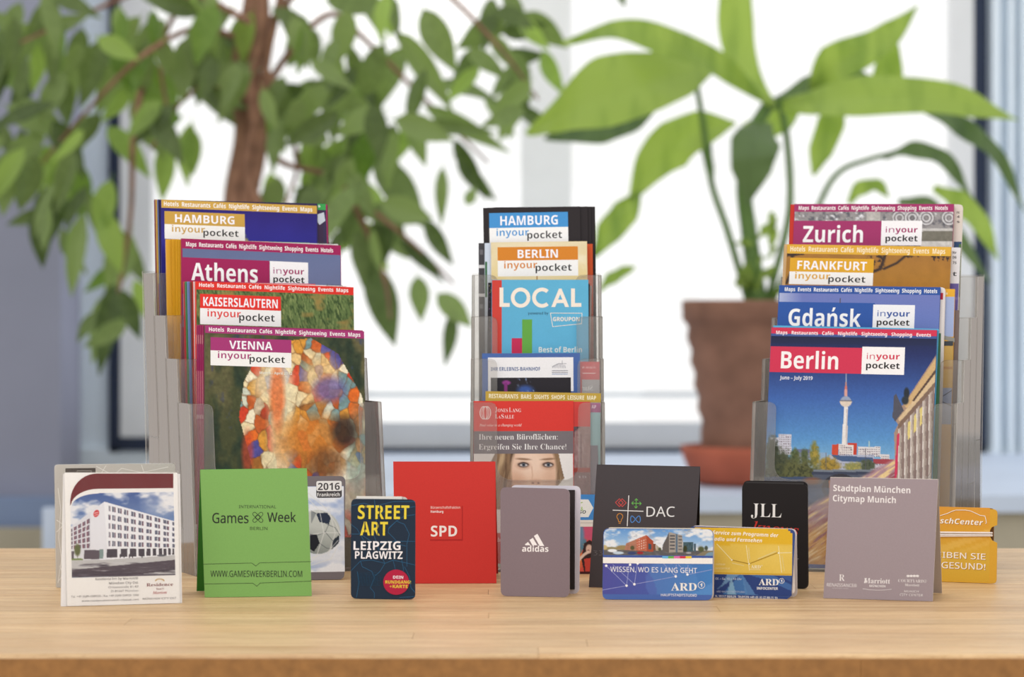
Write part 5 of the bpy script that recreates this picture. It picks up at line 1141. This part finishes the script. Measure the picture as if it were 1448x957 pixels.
# --- DAC
def art_dac(A):
    A.z = (820, 640, 4.35); w = (232, 230, 228)
    A.line([(301, 262), (291, 452)], 5, w); A.line([(202, 353), (391, 360)], 5, w); A.t('DAC', 409, 583, 393, 62, w, 'N', .01)
    r = (206, 78, 74); g = (110, 184, 88); b = (86, 140, 206); y = (216, 146, 62)
    for cx in (243, 261): A.line([(cx - 24, 306), (cx, 283), (cx + 24, 308), (cx, 331)], 4, r, True)
    A.line([(347, 285), (345, 338)], 4, g); A.line([(321, 310), (374, 312)], 4, g)
    for (x, yy, dx, dy) in ((347, 283, 0, 1), (345, 340, 0, -1), (319, 310, 1, 0), (377, 312, -1, 0)): A.line([(x + dx * 10 - dy * 10, yy + dy * 10 + dx * 10), (x, yy), (x + dx * 10 + dy * 10, yy + dy * 10 - dx * 10)], 4, g)
    A.ring(246, 393, 18, 19, 4, y, -50, 230); A.line([(235, 408), (238, 422)], 4, y); A.line([(257, 408), (253, 422)], 4, y); A.line([(237, 424), (254, 426)], 4, y); A.line([(238, 433), (251, 435)], 4, y)
    A.line([(342 + 30 * math.sin(t), 409 - 20 * math.sin(2 * t) * 1.0) for t in np.linspace(0, 2 * math.pi, 30)], 5, b)
    for x in (85, 118): A.line([(x, 602), (x + 22, 604), (x + 8, 612), (x + 22, 620), (x + 14, 630), (x, 630)], 2, (120, 116, 116))
tent('folded_city_map', 'folded map', 'charcoal folded map with four coloured icons around a thin white cross', (844, 657), (990, 660), (978.5, 833), (832.5, 830.5), 7, None, (72, 66, 68), (30, 27, 28), art_dac, sheet=(40, 36, 38), bbr=(988, 823))
# --- blue ARD card
def ardlogo(A, x0, x1, base, cap, rx, ry, R_):
    w = (240, 236, 232); A.t('ARD', x0, x1, base, cap, w, 'S'); A.ring(rx, ry, R_, R_, R_ * .16, w); A.poly([(rx - R_ * .45, ry - .05 * R_), (rx + .1 * R_, ry - .55 * R_), (rx + .3 * R_, ry - .5 * R_), (rx + .2 * R_, ry + .55 * R_), (rx - .12 * R_, ry + .5 * R_), (rx - .05 * R_, ry - .05 * R_)], w)
pl, po, yw, c = standing((853.3, 746.7), (1009, 748.3), (1007, 849), (851.7, 847.8), 5)
o = empty('pocket_planner', (c[0], c[1], TZ), 'blue card with a city panorama strip along its top', 'card')
def art_ard(A):
    A.z = (850, 745, 9.05)
    def f(p):
        X = (p.X - 850) * 9.05; Y = (p.Y - 745) * 9.05 - .012 * X; q = Pic(X, Y)
        q.vgrad([(15, (96, 146, 206)), (200, (150, 184, 220)), (300, (190, 206, 222))]); q.mix(np.clip((fbm(X, Y, 150, 70, 12, 4) - .45) * 5, 0, 1), (226, 228, 232)); q.mix(np.clip((fbm(X, Y, 90, 40, 22, 4) - .6) * 5, 0, 1), (160, 168, 182))
        q.rect(0, 285, 1448, 370, (92, 90, 92)); q.mix((Y > 285) * (fbm(X, Y, 60, 14, 4) - .5) * 2, (130, 128, 128))
        q.ell(120, 275, 110, 22, (140, 130, 96), .4); q.ell(280, 260, 90, 30, (150, 130, 90), .4); q.ell(40, 260, 40, 30, (190, 170, 120), .4)
        q.poly([(300, 290), (320, 205), (580, 95), (670, 175), (668, 310), (520, 300)], (184, 100, 74)); q.poly([(580, 95), (670, 175), (668, 310), (585, 305)], (166, 76, 52)); q.poly([(605, 200), (645, 215), (645, 280), (605, 280)], (60, 80, 92)); q.poly([(300, 290), (320, 205), (450, 150), (450, 298)], (170, 130, 110), .7)
        m = (X > 460) & (X < 575) & (Y > 150) & (Y < 280) & ((X % 30) < 16) & ((Y + .3 * X) % 32 < 16); q.mix(m * .8, (226, 200, 190)); m = (X > 320) & (X < 455) & (Y > 210) & (Y < 280) & ((X % 16) < 7) & ((Y + .3 * X) % 22 < 11); q.mix(m * .6, (110, 80, 70))
        q.ell(400, 262, 26, 28, (84, 84, 54), .5); q.rect(665, 205, 700, 290, (120, 78, 58)); q.poly([(705, 215), (760, 265), (760, 295), (700, 295)], (170, 160, 140)); q.ell(750, 275, 20, 22, (80, 84, 60), .5)
        q.poly([(780, 295), (790, 220), (840, 120), (870, 55), (870, 315), (850, 315)], (98, 92, 90)); q.poly([(870, 55), (960, 75), (1040, 95), (1048, 310), (870, 315)], (160, 152, 144)); q.poly([(952, 75), (978, 80), (978, 315), (952, 315)], (90, 110, 130))
        for yy in (90, 130, 172, 214, 256): q.rect(878, yy, 942, yy + 20, (84, 84, 90)); q.rect(990, yy + 10, 1032, yy + 28, (100, 98, 100))
        q.rect(1050, 180, 1180, 300, (70, 94, 104)); q.mix(((X > 1050) & (X < 1180) & (Y > 180) & (Y < 300)) * (fbm(X, Y, 20, 20, 3) - .4) * 2, (46, 66, 72)); q.rect(1185, 200, 1215, 300, (76, 96, 110)); q.ell(1075, 265, 26, 40, (56, 60, 36), .5); q.ell(1280, 268, 40, 34, (84, 90, 60), .5); q.ell(1345, 255, 22, 30, (70, 80, 70), .5)
        q.poly([(1180, 370), (1300, 300), (1400, 285), (1448, 285), (1448, 370)], (130, 122, 100)); q.poly([(1300, 370), (1370, 310), (1448, 300), (1448, 370)], (120, 150, 170))
        q.ell(145, 300, 60, 20, (226, 230, 236), .3); q.ell(220, 328, 70, 18, (190, 206, 220), .3); q.ell(395, 330, 56, 20, (60, 70, 110), .3); q.ell(500, 324, 42, 18, (150, 44, 50), .3); q.ell(1120, 318, 34, 10, (170, 170, 176), .3); p.C = q.C; return p
    a0 = A.L(33, 40)[0]
    A.pic(34, 22, 1432, 368, f, .55, r=7.2 * 9)
    def g(p):
        X = (p.X - 850) * 9.05; Y = (p.Y - 745) * 9.05; q = Pic(X, Y); t = np.clip((X + (Y - 450) * .3) / 1448, 0, 1)
        q.C[..., 0] = 84 - 14 * t; q.C[..., 1] = 88 + 38 * t; q.C[..., 2] = 156 + 34 * t
        q.mix((np.hypot(X - 200, Y - 900) < 520) * .35, (76, 62, 150)); q.mix((np.hypot(X - 900, Y - 700) < 330) * .2, (110, 160, 216)); q.poly([(1000, 945), (1448, 700), (1448, 945)], (96, 146, 206), .6); p.C = q.C; return p
    A.pic(24, 462, 1424, 935 - 66, g, 2.2)
    wl = (170, 174, 218); w = (244, 242, 246)
    for l in ([(20, 805), (326, 750), (65, 495)], [(326, 750), (360, 480)], [(426, 732), (150, 480)], [(426, 732), (465, 470)], [(426, 732), (955, 632), (800, 470)], [(1105, 608), (1420, 545)], [(955, 632), (962, 480)], [(1105, 608), (990, 480)], [(1105, 608), (1112, 485)]): A.line(l, 5, wl)
    A.rect(24, 388, 1428, 472, (240, 236, 232)); A.rect(28, 366, 1430, 390, (62, 86, 160))
    for k, cc in enumerate([(104, 176, 222), (104, 170, 74), (222, 110, 170), (204, 52, 70), (232, 196, 60)]): A.rect(782 + k * 75, 372, 857 + k * 75, 402, cc)
    for x, y_ in ((65, 495), (371, 482), (468, 466), (326, 750), (426, 732), (955, 632), (1105, 608)): A.ell(x, y_, 16, 16, w, 14)
    A.t('WISSEN, WO ES LANG GEHT', 118, 1228, 570, 64, w, 'N', -.012 + .002)
    ardlogo(A, 896, 1224, 812, 96, 1284, 742, 42); A.t('HAUPTSTADTSTUDIO', 766, 1224, 884, 32, w, 'M', -.006)
card(o, 'front_cover', pl, po, [.0048] * 4, .0009, (76, 104, 172), (150, 160, 190), art=art_ard)
card(o, 'folded_sheet', pl.back(.0015), [(.003, .0008), (po[1][0] * .9, .0004), (po[1][0] * .99, po[2][1] + .004), (.003, po[3][1] + .004)], [.003] * 4, .0022, (236, 222, 196))
card(o, 'back_cover', pl.back(.0045), [(.002, -.001), (po[1][0] + .0006, -.001), (po[2][0] + .0012, po[2][1]), (po[3][0], po[3][1])], [.005] * 4, .0009, (226, 214, 204))
# --- yellow ARD card
pl, po, yw, c = standing((974.5, 743.7), (1125, 748.3), (1119, 847), (972, 843.8), 5)
o = empty('pocket_planner', (c[0], c[1], TZ), 'yellow and blue card with a street sketch, partly behind the blue panorama card', 'card')
def art_inf(A):
    A.z = (980, 660, 4.785); pal = (236, 226, 180)
    A.pic(-18, 408, 668, 895 - 32, lambda p: p.all((220, 176, 44)).rect(0, 770, 2000, 2000, (222, 188, 84)).mix((fbm(p.X, p.Y, 40, 30, 3) - .5) * 1.2, (232, 204, 110)), 3, r=22)
    A.rect(-18, 520, 672, 532, (220, 178, 56))
    for l in ([(160, 520), (263, 630)], [(360, 530), (382, 700)], [(578, 535), (600, 715)], [(578, 582), (668, 580)]): A.line(l, 4, pal)
    A.line([(263, 630), (380, 656), (578, 578)], 6, (166, 130, 40)); A.line([(440, 622), (560, 572)], 6, (222, 204, 140)); A.line([(264, 650), (345, 668)], 5, (222, 204, 140)); A.line([(376, 545), (384, 625)], 5, (222, 204, 140)); A.line([(602, 600), (618, 705)], 4, (222, 204, 140))
    for x, y in ((263, 630), (380, 656), (578, 582)): A.ell(x, y, 5, 5, (246, 242, 226), 10)
    A.t('ARD°', 392, 470, 686, 22, (240, 232, 200), 'S'); A.rect(386, 692, 456, 697, (236, 222, 170)); A.t('CENTER.DE', 152, 218, 664, 11, pal, 'N'); A.t('INFOCENTER.DE', 152, 250, 691, 11, pal, 'N')
    def g(p):
        X = (p.X - 980) * 4.785; Y = (p.Y - 660) * 4.785; q = Pic(X, Y).all((44, 64, 122))
        for s_, pts in enumerate([[(230, 725), (330, 720), (160, 830), (200, 790)], [(330, 720), (380, 900), (300, 890), (180, 890), (250, 800)], [(380, 730), (520, 720), (668, 800), (668, 840), (480, 760)], [(330, 720), (420, 860), (520, 900), (360, 900)], [(260, 740), (300, 900), (220, 900)], [(540, 720), (668, 735), (668, 780)]]): q.poly(pts, [(120, 160, 196), (74, 124, 180), (70, 110, 168), (90, 134, 184), (140, 180, 204), (60, 90, 150)][s_], .8)
        p.C = q.C; return p
    A.pic(-18, 722, 668, 872, g, 1.4); A.rect(-10, 868, 640, 898, (44, 64, 122)); A.rect(-18, 716, 668, 724, (206, 160, 40))
    A.t('Info &', -8, 118, 448, 24, (250, 244, 228), 'J', -.012); A.t('Service zum Programm der', 133, 578, 455, 25, (250, 244, 228), 'J', -.03); A.t('R', 122, 142, 498, 26, (250, 244, 228), 'J'); A.t('adio und Fernsehen', 145, 467, 499, 25, (250, 244, 228), 'J', -.02)
    w = (240, 238, 236); ardlogo(A, 445, 580, 799, 42, 600, 771, 17); A.t('INFOCENTER', 432, 575, 829, 17, w, 'B')
    A.t('OI. – Sa. 10 – 18 Uhr', 152, 330, 762, 14, (200, 212, 228), 'M'); A.t('ARD HAUPTSTADTSTUDIO', 158, 352, 848, 11, (190, 200, 220), 'N'); A.t('N, 10117 BERLIN  TELEFON +49 (0) 30 22 88-11 10', 152, 572, 880, 14, w, 'M', -.01)
card(o, 'front_cover', pl, po, [.0048] * 4, .0009, (56, 76, 132), (222, 214, 200), art=art_inf)
card(o, 'folded_sheet', pl.back(.0015), [(.003, .0004), (po[1][0] - .002, -.001), (po[2][0] + .0025, po[2][1] + .004), (.003, po[3][1] + .004)], [.003] * 4, .0024, (222, 210, 204))
p2, q2, _, _ = standing((977, 742.6), (1126, 747.6), (1127, 845), (980, 841.5), 2)
card(o, 'back_cover', p2.back(.002), q2, [.0048] * 4, .0009, (216, 206, 206))
# --- JLL
pl, po, yw, c = standing((1049.3, 682.5), (1142.5, 685), (1142, 833), (1049, 830.5), 4)
o = empty('pocket_planner', (c[0], c[1], TZ), 'black rounded card with white serif capitals above the red word knows', 'card')
def art_jl(A):
    A.z = (980, 660, 4.785); w = (238, 234, 230)
    A.t('JLL', 392, 598, 337, 90, w, 's', -.012); A.t('knows', 402, 715, 436, 68, (196, 52, 44), 'I', -.06); A.rect(698, 620, 714, 623, (170, 166, 166))
card(o, 'front_cover', pl, po, [.005] * 4, .0009, (34, 29, 29), (70, 66, 66), art=art_jl)
card(o, 'folded_sheet', pl.back(.0014), [(.003, .001), (po[1][0] - .004, .001), (po[2][0] - .004, po[2][1] + .002), (.003, po[3][1] + .002)], 0, .0022, (60, 56, 56))
card(o, 'back_cover', pl.back(.004), [(po[0][0], .002), (po[1][0] - .001, .002), po[2], po[3]], [.005] * 4, .0009, (40, 36, 36))
# --- Stadtplan
def art_mun(A):
    A.z = (1150, 660, 4.786); w = (232, 226, 226)
    A.t('Stadtplan München', 135, 657, 163, 42, w, 'B', -.012); A.t('Citymap Munich', 132, 559, 232, 42, w, 'B', -.012)
    A.t('R', 174, 213, 771, 44, w, 's'); A.t('RENAISSANCE®', 92, 296, 808, 22, w, 'N'); A.t('MÜNCHEN HOTEL', 130, 240, 824, 8, (200, 192, 194), 'N')
    A.t('Marriott', 344, 520, 786, 34, w, 'S'); A.poly([(344, 784), (352, 752), (362, 752), (356, 786)], w); A.t('MÜNCHEN', 380, 489, 812, 15, w, 'B'); A.line([(334, 824), (380, 831), (440, 834), (490, 832), (530, 828)], 2.4, w)
    for k in range(4): A.ell(642 + k * 21, 738, 11, 8, w, 10)
    A.rect(622, 747, 718, 750, w); A.t('COURTYARD®', 575, 768, 779, 20, w, 's'); A.t('Marriott', 620, 718, 806, 16, w, 'S'); A.t('MUNICH', 616, 714, 848, 14, w, 'N'); A.t('CITY CENTER', 586, 742, 872, 16, w, 'N')
tent('folded_city_map', 'folded map', 'mauve Stadtplan München map with hotel names along its foot', (1174, 674.8), (1326.6, 677.8), (1318.8, 850.6), (1164.2, 846), 8, None, (156, 142, 147), (206, 192, 180), art_mun, sheet=(54, 44, 44), bbr=(1332, 839.5), side=(226, 220, 222), inner=(200, 188, 180))
# --- yellow car centre card with elastic cords
pl, po, yw, c = standing((1268, 713.5), (1410.5, 717.5), (1409, 825.5), (1266, 820.5), 3)
o = empty('pocket_planner', (c[0], c[1], TZ), 'orange yellow card with a white car outline held by white elastic cords', 'card')
Wd = po[1][0]; y1 = po[0][1]; y2 = po[2][1]; nt = lambda a, b: pl.loc(1150 + a / 4.786, 660 + b / 4.786)
out = rounded([po[0], po[1]], 0) if False else [po[0]] + [tuple(p) for p in rounded([(po[0][0], po[0][1]), (Wd, po[1][1] - .0015), nt(1244, 398)], [0, .004, 0])[1:-1]] + [nt(1244, 394), nt(1208, 408), nt(1196, 428), nt(1196, 470), nt(1208, 496), nt(1244, 514)] + [tuple(p) for p in rounded([nt(1244, 514), (po[2][0], y2), (po[3][0], po[3][1])], [0, .0035, 0])[1:-1]] + [po[3]]
def art_car(A):
    A.z = (1150, 660, 4.786); w = (250, 242, 230)
    A.pic(600, 262, 1190, 780, lambda p: p.vgrad([(714, (224, 158, 62)), (745, (222, 162, 58)), (790, (218, 176, 66)), (826, (216, 170, 56))]).mix(((p.Y + (p.X - 1329) * .35 > 772) & (p.Y + (p.X - 1329) * .35 < 782)) * .3, (240, 208, 130)).mix(((p.Y + (p.X - 1329) * .35 > 788) & (p.Y + (p.X - 1329) * .35 < 794)) * .2, (240, 208, 130)), 3)
    car = [(858, 330), (905, 316), (945, 298), (965, 292), (1030, 292), (1065, 298), (1100, 314), (1130, 328), (1162, 332), (1168, 355), (1172, 376), (1166, 385)]; A.line([(x + 2, y + 3) for x, y in car], 5, (170, 110, 50)); A.line(car, 4, w)
    for d, cc in ((3, (168, 110, 50)), (0, w)):
        A.t('Wa', 770 + d, 850 + d, 380 + d, 36, cc, 'J', -.02); A.t('schCenter', 858 + d, 1150 + d, 381 + d, 36, cc, 'J', -.02); A.t('BLE', 765 + d, 866 + d, 611 + d, 40, cc, 'M', -.02); A.t('IBEN SIE', 875 + d, 1166 + d, 614 + d, 40, cc, 'M', -.015); A.t('GESUND!', 868 + d, 1166 + d, 684 + d, 42, cc, 'M', -.01)
mb = MB(); slab(mb, pl, out, .0009, (220, 168, 58), (200, 150, 60)); art_car(Art(mb, pl)); mb.build('front_cover', M_MATTE, o)
card(o, 'folded_sheet', pl.back(.0014), [(.004, -.003), (Wd - .0085, -.003), (Wd - .0085, y2 + .001), (.004, po[3][1] + .001)], 0, .003, (206, 216, 224))
card(o, 'back_cover', pl.back(.0048), [(.0, -.001), (Wd - .004, -.001), (po[2][0] - .004, y2), po[3]], [.003] * 4, .0009, (120, 84, 50))
for yy, w_ in ((447, .0009), (463, .0009), (477, .0007)):
    a = nt(560, yy - 6); b = nt(1198, yy + (0 if yy < 470 else -10))
    P = [pl.w(a[0], a[1], w_), pl.w((a[0] + b[0]) / 2, (a[1] + b[1]) / 2, w_ + .0002), pl.w(b[0], b[1], w_), pl.w(b[0] + .0008, b[1], -.002), pl.w(b[0], b[1], -.0068), pl.w(a[0], a[1], -.0068)]
    tube(P, w_, 6).build('elastic_cord', M_BAND2, o, smooth=True)
# --- little travel card between the mauve and the charcoal ones
pl, po, yw, c = standing((790, 699), (853, 699), (853, 811.5), (790, 811.5), 3)
o = empty('pocket_planner', (c[0], c[1], TZ), 'small card with blue top and a shouting dark haired figure, between mauve and charcoal maps', 'card')
def art_go(A):
    A.rect(790, 699, 853, 735, (74, 140, 206)); A.poly([(792, 706), (832, 706), (839, 718), (832, 731), (792, 731)], (240, 240, 236)); A.t('&', 821, 825, 722, 6, (150, 190, 70), 'J'); A.line([(821, 711), (824, 710)], 1, (150, 190, 70)); A.t('2GO', 814, 828.5, 726, 4.6, (60, 70, 70), 'J'); A.rect(790, 735.5, 853, 744.5, (232, 226, 218)); A.rect(790, 738.6, 853, 739.6, (196, 188, 180))
    def f(p):
        X, Y = p.X, p.Y; p.all((206, 84, 70)); p.poly([(815, 745), (838, 745), (822, 782), (812, 790)], (90, 130, 150)); p.mix(((fbm(X, Y, 10, 10, 3) - .5) * 4), (222, 130, 70)); p.ell(834, 752, 12, 12, (206, 90, 120), .4); p.ell(820, 756, 6, 14, (110, 140, 170), .6)
        p.poly([(826, 768), (834, 763), (840, 768), (843, 790), (840, 808), (826, 808), (822, 790)], (60, 42, 42)); p.ell(833, 776, 4.6, 6.4, (222, 186, 168), .3); p.ell(832, 779, 1.6, 2, (110, 40, 40), .4); p.line([(818, 792), (826, 784), (832, 780)], 4, (228, 200, 184)); p.poly([(826, 790), (840, 788), (838, 808), (828, 808)], (196, 70, 60)); p.rect(836, 792, 842, 806, (226, 206, 196)); p.rect(790, 808, 853, 812, (70, 34, 36)); return p
    A.pic(790, 744.5, 853, 811.5, f, .8)
card(o, 'front_cover', pl, po, 0, .0006, (230, 224, 216), art=art_go, mat=M_PRINT)
card(o, 'folded_sheet', pl.back(.001), [(.001, -.001), (po[1][0] - .001, -.001), (po[2][0] - .001, po[2][1] + .001), (.001, po[3][1] + .001)], 0, .0016, (232, 228, 220))
